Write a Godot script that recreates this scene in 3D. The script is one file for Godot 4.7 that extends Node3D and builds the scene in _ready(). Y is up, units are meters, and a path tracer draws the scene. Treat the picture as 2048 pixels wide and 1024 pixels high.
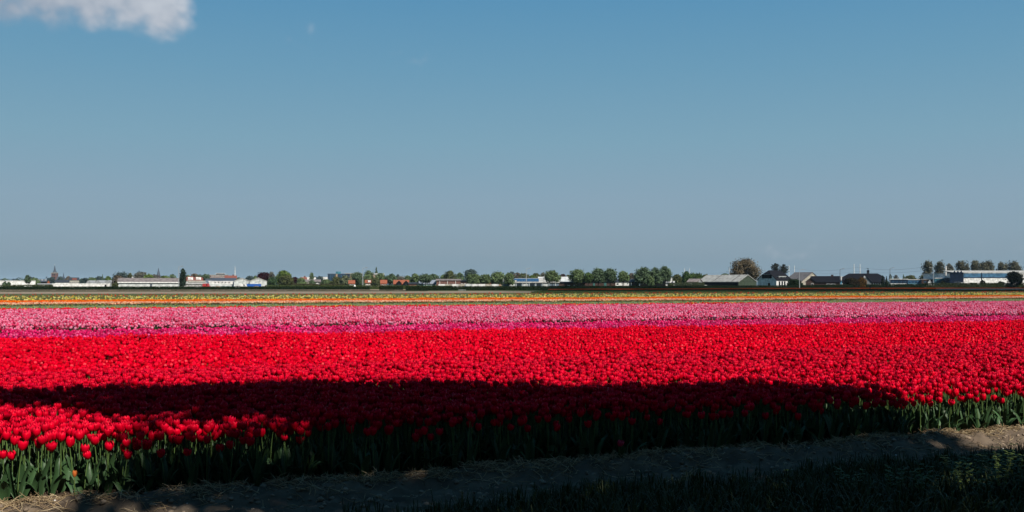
extends Node3D
# A flat bulb field in spring: tulip bands, a roadside tree's shadow, a village along the horizon.
# Distances: camera at the origin 1.52 m above the soil, looking along -Z; the beds run along R, at right angles to N.

const EYE := 1.52
const F := 2000.0            # focal length in pixels of the 2048 wide photograph
const HORIZON := 570.0
const R := Vector3(0.927, 0, -0.375)
const N := Vector3(-0.375, 0, -0.927)
const SUN_UP := 44.0
const SUN_RIGHT := 38.0      # degrees to the right of straight behind
const EXPOSURE := 1.8
const WEATHERED := 0.58     # base colours are given as seen in full sun; this is what the surfaces themselves have
const SUN_ENERGY := 1.6

var rng := RandomNumberGenerator.new()
var S := Vector3.ZERO        # towards the sun
var mats := {}
var grain: Texture2D
var names := {}

# ---------------------------------------------------------------- shapes
class MB:
	var v := PackedVector3Array()
	var n := PackedVector3Array()
	var c := PackedColorArray()
	var col := Color.WHITE
	func tri_n(a: Vector3, b: Vector3, d: Vector3, na: Vector3, nb: Vector3, nd: Vector3) -> void:
		v.append(a); v.append(d); v.append(b)
		n.append(na); n.append(nd); n.append(nb)
		c.append(col); c.append(col); c.append(col)
	func tri(a: Vector3, b: Vector3, d: Vector3) -> void:
		var m := (b - a).cross(d - a).normalized()
		tri_n(a, b, d, m, m, m)
	func quad(a: Vector3, b: Vector3, d: Vector3, e: Vector3) -> void:   # counter-clockwise as seen from outside
		tri(a, b, d); tri(a, d, e)
	func box(lo: Vector3, hi: Vector3) -> void:
		var p := [Vector3(lo.x, lo.y, hi.z), Vector3(hi.x, lo.y, hi.z), Vector3(hi.x, hi.y, hi.z), Vector3(lo.x, hi.y, hi.z),
			Vector3(lo.x, lo.y, lo.z), Vector3(hi.x, lo.y, lo.z), Vector3(hi.x, hi.y, lo.z), Vector3(lo.x, hi.y, lo.z)]
		quad(p[0], p[1], p[2], p[3]); quad(p[5], p[4], p[7], p[6]); quad(p[1], p[5], p[6], p[2])
		quad(p[4], p[0], p[3], p[7]); quad(p[3], p[2], p[6], p[7]); quad(p[4], p[5], p[1], p[0])
	func extrude(pts: PackedVector3Array, by: Vector3) -> void:          # a flat convex outline, counter-clockwise seen from outside, thickened along by
		var k := pts.size()
		for i in range(1, k - 1):
			tri(pts[0], pts[i], pts[i + 1])
			tri(pts[0] + by, pts[i + 1] + by, pts[i] + by)
		for i in k:
			var j := (i + 1) % k
			quad(pts[i], pts[i] + by, pts[j] + by, pts[j])
	func tube(pts: PackedVector3Array, rad: PackedFloat32Array, sides: int) -> void:
		var rings := []
		var k := pts.size()
		for i in k:
			var d := (pts[mini(i + 1, k - 1)] - pts[maxi(i - 1, 0)]).normalized()
			var e := d.cross(Vector3(0.31, 0.12, 0.94)).normalized()
			if e.length() < 0.5:
				e = d.cross(Vector3.RIGHT).normalized()
			var f := e.cross(d)
			var ring := []
			for s in sides:
				var t := TAU * s / sides
				ring.append(e * cos(t) + f * sin(t))
			rings.append(ring)
		for i in k - 1:
			for s in sides:
				var q := (s + 1) % sides
				var a: Vector3 = rings[i][s]
				var b: Vector3 = rings[i][q]
				var d: Vector3 = rings[i + 1][q]
				var e: Vector3 = rings[i + 1][s]
				tri_n(pts[i] + a * rad[i], pts[i + 1] + e * rad[i + 1], pts[i + 1] + d * rad[i + 1], a, e, d)
				tri_n(pts[i] + a * rad[i], pts[i + 1] + d * rad[i + 1], pts[i] + b * rad[i], a, d, b)
		for i in range(1, sides - 1):
			tri(pts[k - 1] + rings[k - 1][0] * rad[k - 1], pts[k - 1] + rings[k - 1][i + 1] * rad[k - 1], pts[k - 1] + rings[k - 1][i] * rad[k - 1])
	func grid(p: Array, cols: Array) -> void:                            # rows of points -> smooth sheet; normal = across x along
		var nu := p.size()
		var nv: int = p[0].size()
		var nn := []
		for i in nu:
			var row := []
			for j in nv:
				var du: Vector3 = p[mini(i + 1, nu - 1)][j] - p[maxi(i - 1, 0)][j]
				var dv: Vector3 = p[i][mini(j + 1, nv - 1)] - p[i][maxi(j - 1, 0)]
				row.append(dv.cross(du).normalized())
			nn.append(row)
		for i in nu - 1:
			for j in nv - 1:
				for t in [[[i, j], [i, j + 1], [i + 1, j + 1]], [[i, j], [i + 1, j + 1], [i + 1, j]]]:
					for m in [0, 2, 1]:
						var a: int = t[m][0]
						var b: int = t[m][1]
						v.append(p[a][b]); n.append(nn[a][b]); c.append(cols[a][b] if cols.size() else col)
	func add(o: MB, at: Transform3D) -> void:
		for i in o.v.size():
			v.append(at * o.v[i]); n.append((at.basis * o.n[i]).normalized()); c.append(o.c[i])
	func mesh() -> ArrayMesh:
		var m := ArrayMesh.new()
		var a := []
		a.resize(Mesh.ARRAY_MAX)
		a[Mesh.ARRAY_VERTEX] = v; a[Mesh.ARRAY_NORMAL] = n; a[Mesh.ARRAY_COLOR] = c
		m.add_surface_from_arrays(Mesh.PRIMITIVE_TRIANGLES, a)
		return m

# ---------------------------------------------------------------- nodes, tags, materials
func numbered(called: String) -> String:
	var k: int = names.get(called, 0)
	names[called] = k + 1
	return called if k == 0 else "%s_%03d" % [called, k]

func tag(o: Node, label: String, category := "", group := "", kind := "") -> void:
	if label: o.set_meta("label", label)
	if category: o.set_meta("category", category)
	if group: o.set_meta("group", group)
	if kind: o.set_meta("kind", kind)

func thing(called: String, label: String, category: String, at: Vector3, turn := 0.0, group := "") -> Node3D:
	var o := Node3D.new()
	o.name = numbered(called)
	add_child(o)
	o.position = at
	o.rotation.y = turn
	tag(o, label, category, group)
	return o

func part(called: String, m: Mesh, mat: Material, parent: Node) -> MeshInstance3D:
	var o := MeshInstance3D.new()
	o.name = numbered(called) if parent == self else called
	o.mesh = m
	o.material_override = mat
	parent.add_child(o, true)
	return o

func boxpart(called: String, lo: Vector3, hi: Vector3, mat: Material, parent: Node) -> MeshInstance3D:
	var b := MB.new()
	b.box(lo, hi)
	return part(called, b.mesh(), mat, parent)

func copies(called: String, m: Mesh, mat: Material, where: Array, tint: PackedColorArray, parent: Node) -> MultiMeshInstance3D:
	var mm := MultiMesh.new()
	mm.transform_format = MultiMesh.TRANSFORM_3D
	mm.use_colors = tint.size() > 0
	mm.mesh = m
	mm.instance_count = where.size()
	for i in where.size():
		mm.set_instance_transform(i, where[i])
		if tint.size():
			mm.set_instance_color(i, tint[i])
	var o := MultiMeshInstance3D.new()
	o.name = numbered(called) if parent == self else called
	o.multimesh = mm
	o.material_override = mat
	o.set_meta("kind", "stuff")
	parent.add_child(o, true)
	return o

func srgb(r: int, g: int, b: int) -> Color:      # a colour as it reads in sRGB -> linear
	return Color(r / 255.0, g / 255.0, b / 255.0).srgb_to_linear()

func mat(key: String, linear: Color, rough := 0.85, spec := 0.3, vertex := false, grained := 0.0, back := 0.0) -> StandardMaterial3D:
	if mats.has(key):
		return mats[key]
	var m := StandardMaterial3D.new()
	m.albedo_color = (linear * WEATHERED).linear_to_srgb()
	m.roughness = rough
	m.metallic_specular = spec
	m.vertex_color_use_as_albedo = vertex
	if grained > 0.0:
		m.albedo_texture = grain
		m.uv1_triplanar = true
		m.uv1_scale = Vector3.ONE * grained
	if back > 0.0:
		m.backlight_enabled = true
		m.backlight = Color(back, back, back)
	m.cull_mode = BaseMaterial3D.CULL_DISABLED
	m.resource_name = key
	mats[key] = m
	return m

func across(px: float, d: float) -> float:       # sideways metres of that bearing at distance d
	return (px - 1024.0) / F * d

func up(py: float, d: float) -> float:           # height of what stands that high above the horizon at distance d
	return EYE + (HORIZON - py) / F * d

func bed(u: float, v: float, y := 0.0) -> Vector3:
	var p := R * u + N * v
	p.y = y
	return p

func rnd(a: float, b: float) -> float:
	return rng.randf_range(a, b)

func rdir() -> Vector3:
	var z := rnd(-1, 1)
	var t := rnd(0, TAU)
	var r := sqrt(1 - z * z)
	return Vector3(r * cos(t), z, r * sin(t))

func turned(at: Vector3, yaw: float, size: float, tilt := 0.0) -> Transform3D:
	var b := Basis(Vector3.UP, yaw)
	if tilt > 0.0:
		b = Basis(Vector3(cos(yaw * 3.7), 0, sin(yaw * 3.7)), rnd(0, tilt)) * b
	return Transform3D(b.scaled(Vector3.ONE * size), at)

# ---------------------------------------------------------------- the whole scene
func _ready() -> void:
	rng.seed = 20240
	var el := deg_to_rad(SUN_UP)
	var az := deg_to_rad(SUN_RIGHT)
	S = Vector3(cos(el) * sin(az), sin(el), cos(el) * cos(az))

	var cam := Camera3D.new()
	cam.name = "camera"
	cam.projection = Camera3D.PROJECTION_FRUSTUM
	cam.near = 0.1
	cam.far = 9000.0
	cam.size = 1024.0 / F * cam.near
	cam.frustum_offset = Vector2(0, (HORIZON - 512.0) / F * cam.near)
	cam.position = Vector3(0, EYE, 0)
	add_child(cam)
	cam.current = true

	var env := Environment.new()
	env.tonemap_mode = Environment.TONE_MAPPER_LINEAR
	env.tonemap_exposure = EXPOSURE
	env.background_mode = Environment.BG_SKY
	var sky := Sky.new()
	var pano := PanoramaSkyMaterial.new()
	pano.panorama = ImageTexture.create_from_image(paint_sky())
	sky.sky_material = pano
	env.sky = sky
	env.sdfgi_enabled = true
	env.ssao_enabled = true
	env.ssil_enabled = true
	env.fog_enabled = HAZE > 0.0
	env.fog_density = HAZE
	env.fog_light_color = Color(0.75, 0.87, 0.97)
	var we := WorldEnvironment.new()
	we.name = "environment"
	we.environment = env
	add_child(we)

	var sun := DirectionalLight3D.new()
	sun.name = "sun"
	sun.light_energy = SUN_ENERGY
	sun.light_color = Color(1.0, 0.965, 0.91)
	sun.light_angular_distance = 0.5
	sun.shadow_enabled = true
	sun.look_at_from_position(S * 100.0, Vector3.ZERO, Vector3.UP)
	add_child(sun)

	var nz := FastNoiseLite.new()
	nz.seed = 5
	nz.frequency = 0.02
	nz.fractal_octaves = 5
	var gi := Image.create(256, 256, false, Image.FORMAT_RGB8)
	for y in 256:
		for x in 256:
			var a := x / 256.0
			var b := y / 256.0
			var k := lerpf(lerpf(nz.get_noise_2d(x, y), nz.get_noise_2d(x - 256, y), a), lerpf(nz.get_noise_2d(x, y - 256), nz.get_noise_2d(x - 256, y - 256), a), b)
			var g := clampf(0.9 + k * 0.42, 0.6, 1.0)
			gi.set_pixel(x, y, Color(g, g, g))
	grain = ImageTexture.create_from_image(gi)

	make_ground()
	make_fields()
	make_near_tulips()
	make_verge()
	make_shade_trees()
	make_hedges()
	make_buildings()
	make_trees()
	make_street_things()
	make_cloud()

const HAZE := 0.00004

# ---------------------------------------------------------------- sky: air and clouds only
func air(e: float) -> Color:
	var keys := [[-90.0, 0.08, 0.075, 0.06], [-0.5, 0.10, 0.095, 0.08], [0.0, 0.205, 0.290, 0.362], [0.9, 0.215, 0.305, 0.372], [1.9, 0.242, 0.334, 0.405], [3.0, 0.252, 0.357, 0.438], [4.8, 0.248, 0.368, 0.464], [8.1, 0.202, 0.366, 0.479], [12.0, 0.148, 0.328, 0.476], [15.9, 0.104, 0.287, 0.468], [30.0, 0.062, 0.22, 0.42], [90.0, 0.035, 0.15, 0.33]]
	for i in keys.size() - 1:
		if e <= keys[i + 1][0]:
			var t: float = (e - keys[i][0]) / (keys[i + 1][0] - keys[i][0])
			return Color(lerpf(keys[i][1], keys[i + 1][1], t), lerpf(keys[i][2], keys[i + 1][2], t), lerpf(keys[i][3], keys[i + 1][3], t))
	return Color(0.035, 0.15, 0.33)

func paint_sky() -> Image:
	var w := 4096
	var h := 2048
	var im := Image.create(w, h, false, Image.FORMAT_RGBF)
	for y in h:
		var c: Color = air(90.0 - (y + 0.5) / h * 180.0)
		im.fill_rect(Rect2i(0, y, w, 1), Color(c.r / EXPOSURE, c.g / EXPOSURE, c.b / EXPOSURE))
	var nz := FastNoiseLite.new()
	nz.seed = 11
	nz.frequency = 0.16
	nz.fractal_octaves = 6
	nz.fractal_gain = 0.55
	# clouds: azimuth, height, half-width, half-height, weight of each puff
	var clouds := [
		[[-19.2, 14.55, 1.4, 1.55, 1.05], [-20.8, 15.2, 1.9, 1.9, 1.1], [-22.8, 15.2, 2.2, 2.0, 1.1], [-25.0, 15.0, 2.2, 1.9, 1.0], [-27.6, 14.5, 2.2, 1.6, 0.95], [-19.0, 13.7, 0.9, 0.6, 0.75], [-22.0, 17.5, 4.0, 2.5, 1.05], [-26.5, 17.0, 3.0, 2.0, 1.0]],
		[[-11.3, 14.0, 0.5, 0.5, 0.19], [-11.9, 13.4, 0.8, 0.4, 0.17]], [[-6.0, 12.7, 1.2, 0.45, 0.19]], [[16.0, 1.9, 2.6, 0.5, 0.2], [26.0, 1.8, 1.6, 0.45, 0.18]],
		[[-62.0, 18.0, 6.0, 3.0, 0.9], [-56.0, 17.5, 4.0, 2.6, 0.8]], [[78.0, 20.0, 7.0, 3.2, 0.9], [86.0, 19.0, 5.0, 2.6, 0.85]], [[120.0, 24.0, 8.0, 3.5, 0.9]], [[-120.0, 22.0, 8.0, 3.4, 0.9], [-130.0, 21.0, 5.0, 2.8, 0.8]], [[175.0, 20.0, 3.0, 2.0, 0.7]]]
	for puffs in clouds:
		var lo := Vector2(999, 999)
		var hi := Vector2(-999, -999)
		for p in puffs:
			lo = lo.min(Vector2(p[0] - p[2] * 2.4, p[1] - p[3] * 2.4))
			hi = hi.max(Vector2(p[0] + p[2] * 2.4, p[1] + p[3] * 2.4))
		for y in range(int((90.0 - hi.y) / 180.0 * h), int((90.0 - lo.y) / 180.0 * h)):
			var e := 90.0 - (y + 0.5) / h * 180.0
			for x in range(int(lo.x / 360.0 * w), int(hi.x / 360.0 * w)):
				var a := (x + 0.5) / w * 360.0
				var body := 0.0
				for p in puffs:
					var q := Vector2((a - p[0]) / p[2], (e - p[1]) / p[3])
					body = maxf(body, p[4] * (1.0 - q.length_squared() * 0.5) if q.y > 0 else p[4] * (1.0 - q.x * q.x * 0.5 - q.y * q.y * 0.75))
				if body <= 0.0: continue
				var n := nz.get_noise_2d(a * 3.2 + 40.0, e * 4.2)
				var n2 := nz.get_noise_2d(a * 9.0 + 140.0, e * 11.0)
				var dens := smoothstep(0.12, 1.0, body + n * 0.40 + n2 * 0.05)
				if dens <= 0.0: continue
				var lit := clampf(0.5 + n * 0.34 + n2 * 0.05 + (e - puffs[0][1]) * 0.10 + (a - puffs[0][0]) * 0.05, 0.0, 1.0)
				var cc := Color(0.32, 0.37, 0.45).lerp(Color(0.66, 0.69, 0.74), lit)
				var base := air(e)
				im.set_pixel(posmod(x, w), y, Color(lerpf(base.r, cc.r, dens * 0.94) / EXPOSURE, lerpf(base.g, cc.g, dens * 0.94) / EXPOSURE, lerpf(base.b, cc.b, dens * 0.94) / EXPOSURE))
	return im

# ---------------------------------------------------------------- ground
func steps(lo: float, hi: float, fine_lo: float, fine_hi: float, fine: float, grow: float) -> Array:
	var a := []
	var x := fine_lo
	while x < fine_hi:
		a.append(x); x += fine
	var s := fine
	while x < hi:
		a.append(x); s *= grow; x += s
	a.append(hi)
	x = fine_lo
	s = fine
	var b := []
	while true:
		s *= grow; x -= s
		if x <= lo: break
		b.append(x)
	b.append(lo)
	b.reverse()
	return b + a

var bumps := FastNoiseLite.new()

func lie(u: float, v: float) -> float:             # height of the soil
	var near := smoothstep(-14.0, -7.0, u) * (1.0 - smoothstep(16.0, 24.0, u)) * smoothstep(0.5, 3.0, v) * (1.0 - smoothstep(9.0, 12.0, v))
	if near <= 0.0: return 0.0
	var y := bumps.get_noise_2d(u * 8.0, v * 8.0) * 0.03 + bumps.get_noise_2d(u * 34.0, v * 34.0) * 0.04 + bumps.get_noise_2d(u * 95.0, v * 95.0) * 0.022
	y += 0.045 * exp(-pow((v - 7.52 - 0.08 * bumps.get_noise_2d(u * 14.0, 3.0)) / 0.13, 2.0))   # the ridge at the edge of the bed
	y -= 0.05 * smoothstep(7.45, 7.2, v) - 0.05 * smoothstep(6.8, 6.3, v)
	return y * near

func verge(u: float) -> float:                     # how far from the camera the grass reaches
	return lerpf(6.2, 6.75, smoothstep(-1.0, 6.0, u))

func make_ground() -> void:
	bumps.seed = 9
	bumps.frequency = 0.12
	bumps.fractal_octaves = 4
	var us := steps(-4500, 6500, -4.0, 14.0, 0.05, 1.35)
	var vs := steps(-4500, 6500, 4.6, 8.1, 0.035, 1.35)
	var rows := []
	var cols := []
	var sand := Color(0.195, 0.152, 0.113)
	var dark := Color(0.075, 0.057, 0.042)
	var turf := Color(0.05, 0.062, 0.026)
	var meadow := Color(0.09, 0.12, 0.05)
	for v in vs:
		var r := []
		var c := []
		for u in us:
			r.append(bed(u, v, lie(u, v)))
			var k := bumps.get_noise_2d(u * 5.0, v * 9.0)
			var q := sand.lerp(turf, smoothstep(0.2, -0.3, v - verge(u) + k * 0.55))
			q = q.lerp(dark, smoothstep(7.62, 7.85, v + k * 0.2))
			q = q.lerp(Color(0.105, 0.08, 0.058), clampf(0.5 + bumps.get_noise_2d(u * 21.0, v * 30.0) * 1.6, 0, 1) * 0.55 * (1.0 - smoothstep(7.6, 7.8, v)))
			q = q.lerp(meadow, smoothstep(139.0, 143.0, v))
			c.append(q)
		rows.append(r); cols.append(c)
	var b := MB.new()
	b.grid(rows, cols)
	var m := StandardMaterial3D.new()
	m.vertex_color_use_as_albedo = true
	m.albedo_color = (Color.WHITE * WEATHERED).linear_to_srgb()
	m.roughness = 0.95
	m.metallic_specular = 0.15
	m.albedo_texture = grain
	m.uv1_triplanar = true
	m.uv1_world_triplanar = true
	m.uv1_scale = Vector3.ONE * 0.9
	m.cull_mode = BaseMaterial3D.CULL_DISABLED
	tag(part("ground", b.mesh(), m, self), "sandy soil of the bulb field with a strip of bare track in front", "", "", "structure")
	# bare sand and the ditch before the hedge on the left, as sheets above the ground
	sheet("sand_path", [[-300, 588.4], [-300, 583.4], [700, 582.6], [1000, 581.7], [1170, 583.0], [1170, 584.6], [700, 587]], 0.02, mat("far_sand", Color(0.34, 0.275, 0.21), 0.95, 0.1, false, 0.2), "pale bare strip of sand beyond the yellow tulips")
	sheet("sand_path", [[-300, 582.0], [-300, 579.6], [760, 578.8], [860, 578.3], [850, 580.6], [600, 581.5]], 0.02, mat("far_sand_2", Color(0.56, 0.43, 0.34), 0.95, 0.1, false, 0.2), "narrow pale sand strip along the foot of the hedge")
	var d := thing("ditch", "dark overgrown ditch between the two pale sand strips", "ditch", Vector3.ZERO)
	var g := MB.new()
	for k in 5000:
		var t := rng.randf()
		var z := lerpf(232, 258, rng.randf()) + 8.0 * t
		var x := across(lerpf(-300, 850, t), z)
		g.col = Color(0.03, 0.042, 0.018) * rnd(0.5, 1.3)
		g.box(Vector3(x - rnd(0.3, 0.9), -0.05, -z - 0.5), Vector3(x + rnd(0.3, 0.9), rnd(0.06, 0.16), -z + 0.5))
	d.set_meta("kind", "stuff")
	part("ditch_growth", g.mesh(), mat("rough_growth", Color.WHITE, 0.9, 0.2, true), d)

func sheet(called: String, pix: Array, y: float, m: Material, label: String) -> void:
	var p := PackedVector2Array()
	for q in pix:
		var d: float = (EYE - y) * F / (q[1] - HORIZON)
		p.append(Vector2(across(q[0], d), -d))
	var b := MB.new()
	var idx := Geometry2D.triangulate_polygon(p)
	for i in range(0, idx.size(), 3):
		var a := Vector3(p[idx[i]].x, y, p[idx[i]].y)
		var e := Vector3(p[idx[i + 1]].x, y, p[idx[i + 1]].y)
		var f := Vector3(p[idx[i + 2]].x, y, p[idx[i + 2]].y)
		if (e - a).cross(f - a).y > 0: b.tri(a, e, f)
		else: b.tri(a, f, e)
	tag(part(called, b.mesh(), m, self), label, "", "", "structure")

# ---------------------------------------------------------------- tulips
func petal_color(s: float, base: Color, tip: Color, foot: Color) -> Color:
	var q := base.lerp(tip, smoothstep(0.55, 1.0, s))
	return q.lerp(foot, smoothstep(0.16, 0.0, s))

func bloom_shape(open: float, nu: int, nv: int, seed_: int, base: Color, tip: Color, foot: Color) -> MB:
	var b := MB.new()
	var g := RandomNumberGenerator.new()
	g.seed = seed_
	for k in 6:
		var outer := k % 2 == 0
		var lean := g.randf_range(-0.1, 0.16) + open
		var high := g.randf_range(0.93, 1.07)
		var rows := []
		var cols := []
		var pale := g.randf_range(0.82, 1.08)
		for i in nu + 1:
			var s := float(i) / nu
			var r: float = 0.47 * (sin(PI * (0.10 + 0.60 * pow(s, 0.8)))) * (1.0 if outer else 0.90)
			r += lean * 0.5 * s * s - 0.06 * smoothstep(0.8, 1.0, s) * (1.0 - open * 3.0)
			var wide := 1.02 * sqrt(maxf(0.0, 1.0 - pow(absf(s - 0.46) / 0.56, 2.4)))
			var row := []
			var crow := []
			for j in nv + 1:
				var t := float(j) / nv * 2.0 - 1.0
				var a := k * PI / 3.0 + t * wide * 0.62 + (0.05 if outer else -0.05) * t
				var rr := r * (1.0 - 0.05 * t * t) + (0.012 if outer else 0.0)
				row.append(Vector3(cos(a) * rr, (s * high - 0.05 * t * t * s) * 1.0, sin(a) * rr))
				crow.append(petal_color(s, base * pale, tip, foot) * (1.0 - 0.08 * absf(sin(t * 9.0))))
			rows.append(row); cols.append(crow)
		b.grid(rows, cols)
	return b

func leaf_shape(long: float, wide: float, curl: float, col: Color, nu := 6) -> MB:
	var b := MB.new()
	var rows := []
	var cols := []
	for i in nu + 1:
		var s := float(i) / nu
		var w: float = wide * (0.45 + 0.55 * smoothstep(0.0, 0.35, s)) * sqrt(maxf(0.0, 1.0 - pow(s, 2.6)))
		var out := long * (0.10 * s + curl * s * s * 0.75)
		var y := long * (s - curl * 0.42 * s * s * s)
		var row := []
		var crow := []
		for j in 3:
			var t := j - 1.0
			row.append(Vector3(out + absf(t) * w * 0.28, y, t * w * 0.5 + 0.03 * long * sin(s * 5.0) * absf(t)))
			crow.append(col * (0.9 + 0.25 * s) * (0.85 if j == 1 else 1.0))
		rows.append(row); cols.append(crow)
	b.grid(rows, cols)
	return b

func stem_shape(h: float, bend: float, col: Color, sides := 5) -> MB:
	var b := MB.new()
	b.col = col
	var p := PackedVector3Array()
	for i in 4:
		var s := i / 3.0
		p.append(Vector3(bend * s * s, h * s, bend * 0.4 * s))
	b.tube(p, PackedFloat32Array([0.0048, 0.0042, 0.0036, 0.0034]), sides)
	return b

func small_bloom(b: MB, at: Vector3, size: float, tall: float, col: Color, sides := 6) -> void:   # a cup with petal tips, for the distance
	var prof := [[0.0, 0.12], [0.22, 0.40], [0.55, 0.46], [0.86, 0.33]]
	var lean := Vector3(rnd(-0.2, 0.2), 0, rnd(-0.2, 0.2))
	var a0 := rnd(0, TAU)
	var k0 := rnd(0.8, 1.15)
	for i in 3:
		for s in sides:
			var p := []
			for q in [[i, s], [i + 1, s], [i + 1, s + 1], [i, s + 1]]:
				var a: float = a0 + TAU * q[1] / sides
				var pr: Array = prof[q[0]]
				p.append(at + (Vector3(cos(a) * pr[1], pr[0] * tall, sin(a) * pr[1]) + lean * pr[0]) * size)
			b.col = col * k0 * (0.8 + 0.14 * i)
			b.quad(p[0], p[1], p[2], p[3])
	for s in range(0, sides, 2):
		var a1 := a0 + TAU * s / sides
		var a2 := a0 + TAU * (s + 2) / sides
		var am := a0 + TAU * (s + 1) / sides
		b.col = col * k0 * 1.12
		b.tri(at + (Vector3(cos(a1) * 0.33, 0.84 * tall, sin(a1) * 0.33) + lean * 0.85) * size, at + (Vector3(cos(am) * 0.12, 1.08 * tall, sin(am) * 0.12) + lean) * size, at + (Vector3(cos(a2) * 0.33, 0.84 * tall, sin(a2) * 0.33) + lean * 0.85) * size)

func small_leaf(b: MB, at: Vector3, h: float, w: float, col: Color) -> void:
	var a := rnd(0, TAU)
	var o := Vector3(cos(a), 0, sin(a))
	var s := Vector3(-o.z, 0, o.x) * w * 0.5
	var lean := rnd(0.1, 0.5)
	b.col = col * rnd(0.7, 1.25)
	var m := at + Vector3.UP * h * 0.6 + o * h * lean * 0.4
	var t := at + Vector3.UP * h * rnd(0.8, 1.0) + o * h * lean
	b.quad(at - s * 0.6, at + s * 0.6, m + s, m - s)
	b.tri(m - s, m + s, t)

# One tile of a tulip bed: n plants on size x size metres. Colours: [[colour, weight], ...]
func tile(size: float, n: int, h0: float, h1: float, big: float, tall: float, colours: Array, leaf: Color, leaves: int, sides: int) -> ArrayMesh:
	var b := MB.new()
	var k := int(ceil(sqrt(n)))
	var total := 0.0
	for q in colours: total += q[1]
	for i in n:
		var at := Vector3(((i % k) + 0.5 + rnd(-0.42, 0.42)) / k - 0.5, 0, ((i / k) + 0.5 + rnd(-0.42, 0.42)) / k - 0.5) * size
		var pick := rnd(0, total)
		var col: Color = colours[0][0]
		for q in colours:
			pick -= q[1]
			if pick <= 0:
				col = q[0]; break
		var h := rnd(h0, h1)
		var e := big * rnd(0.86, 1.16)
		if col.a > 0.0:
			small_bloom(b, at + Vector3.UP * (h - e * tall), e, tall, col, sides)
			b.col = leaf * 1.2
			b.tri(at, at + Vector3(0.012, 0, 0), at + Vector3.UP * h)
		for j in leaves:
			small_leaf(b, at + Vector3(rnd(-0.03, 0.03), 0, rnd(-0.03, 0.03)), h * rnd(0.5, 0.8), rnd(0.03, 0.05) * maxf(1.0, size * 0.9), leaf)
	return b.mesh()

func lay(parent: Node, called: String, tiles: Array, size: float, v0: float, v1: float, m: Material, spread := 0.12, u_lo := -999.0, u_hi := 9999.0, keep := 1.0) -> void:
	var where := []
	var tint := []
	for t in tiles:
		where.append([]); tint.append(PackedColorArray())
	var rows := int(round((v1 - v0) / size))
	var dv := (v1 - v0) / rows
	for i in rows:
		var v := v0 + (i + 0.5) * dv
		var u := maxf(-0.17 * v - 4.0, u_lo)
		var ue := minf(1.32 * v + 6.0, u_hi)
		while u < ue:
			if keep >= 1.0 or rng.randf() < keep:
				var k := rng.randi() % tiles.size()
				where[k].append(turned(bed(u + rnd(-0.2, 0.2) * size, v + rnd(-0.12, 0.12) * size, rnd(-0.015, 0.015) + 0.05 * bumps.get_noise_2d(u * 4.0, v * 4.0)), rnd(0, TAU), 1.0))
				var q := rnd(1.0 - spread, 1.0 + spread)
				tint[k].append(Color(q, q, q))
			u += size
	for k in tiles.size():
		if where[k].size():
			copies(called, tiles[k], m, where[k], tint[k], parent)

func band(called: String, label: String, category: String) -> Node3D:
	var o := thing(called, label, category, Vector3.ZERO, 0.0, "")
	o.set_meta("kind", "stuff")
	return o

const RED := Color(0.73, 0.0012, 0.020)
const LEAF := Color(0.042, 0.092, 0.036)

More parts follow.
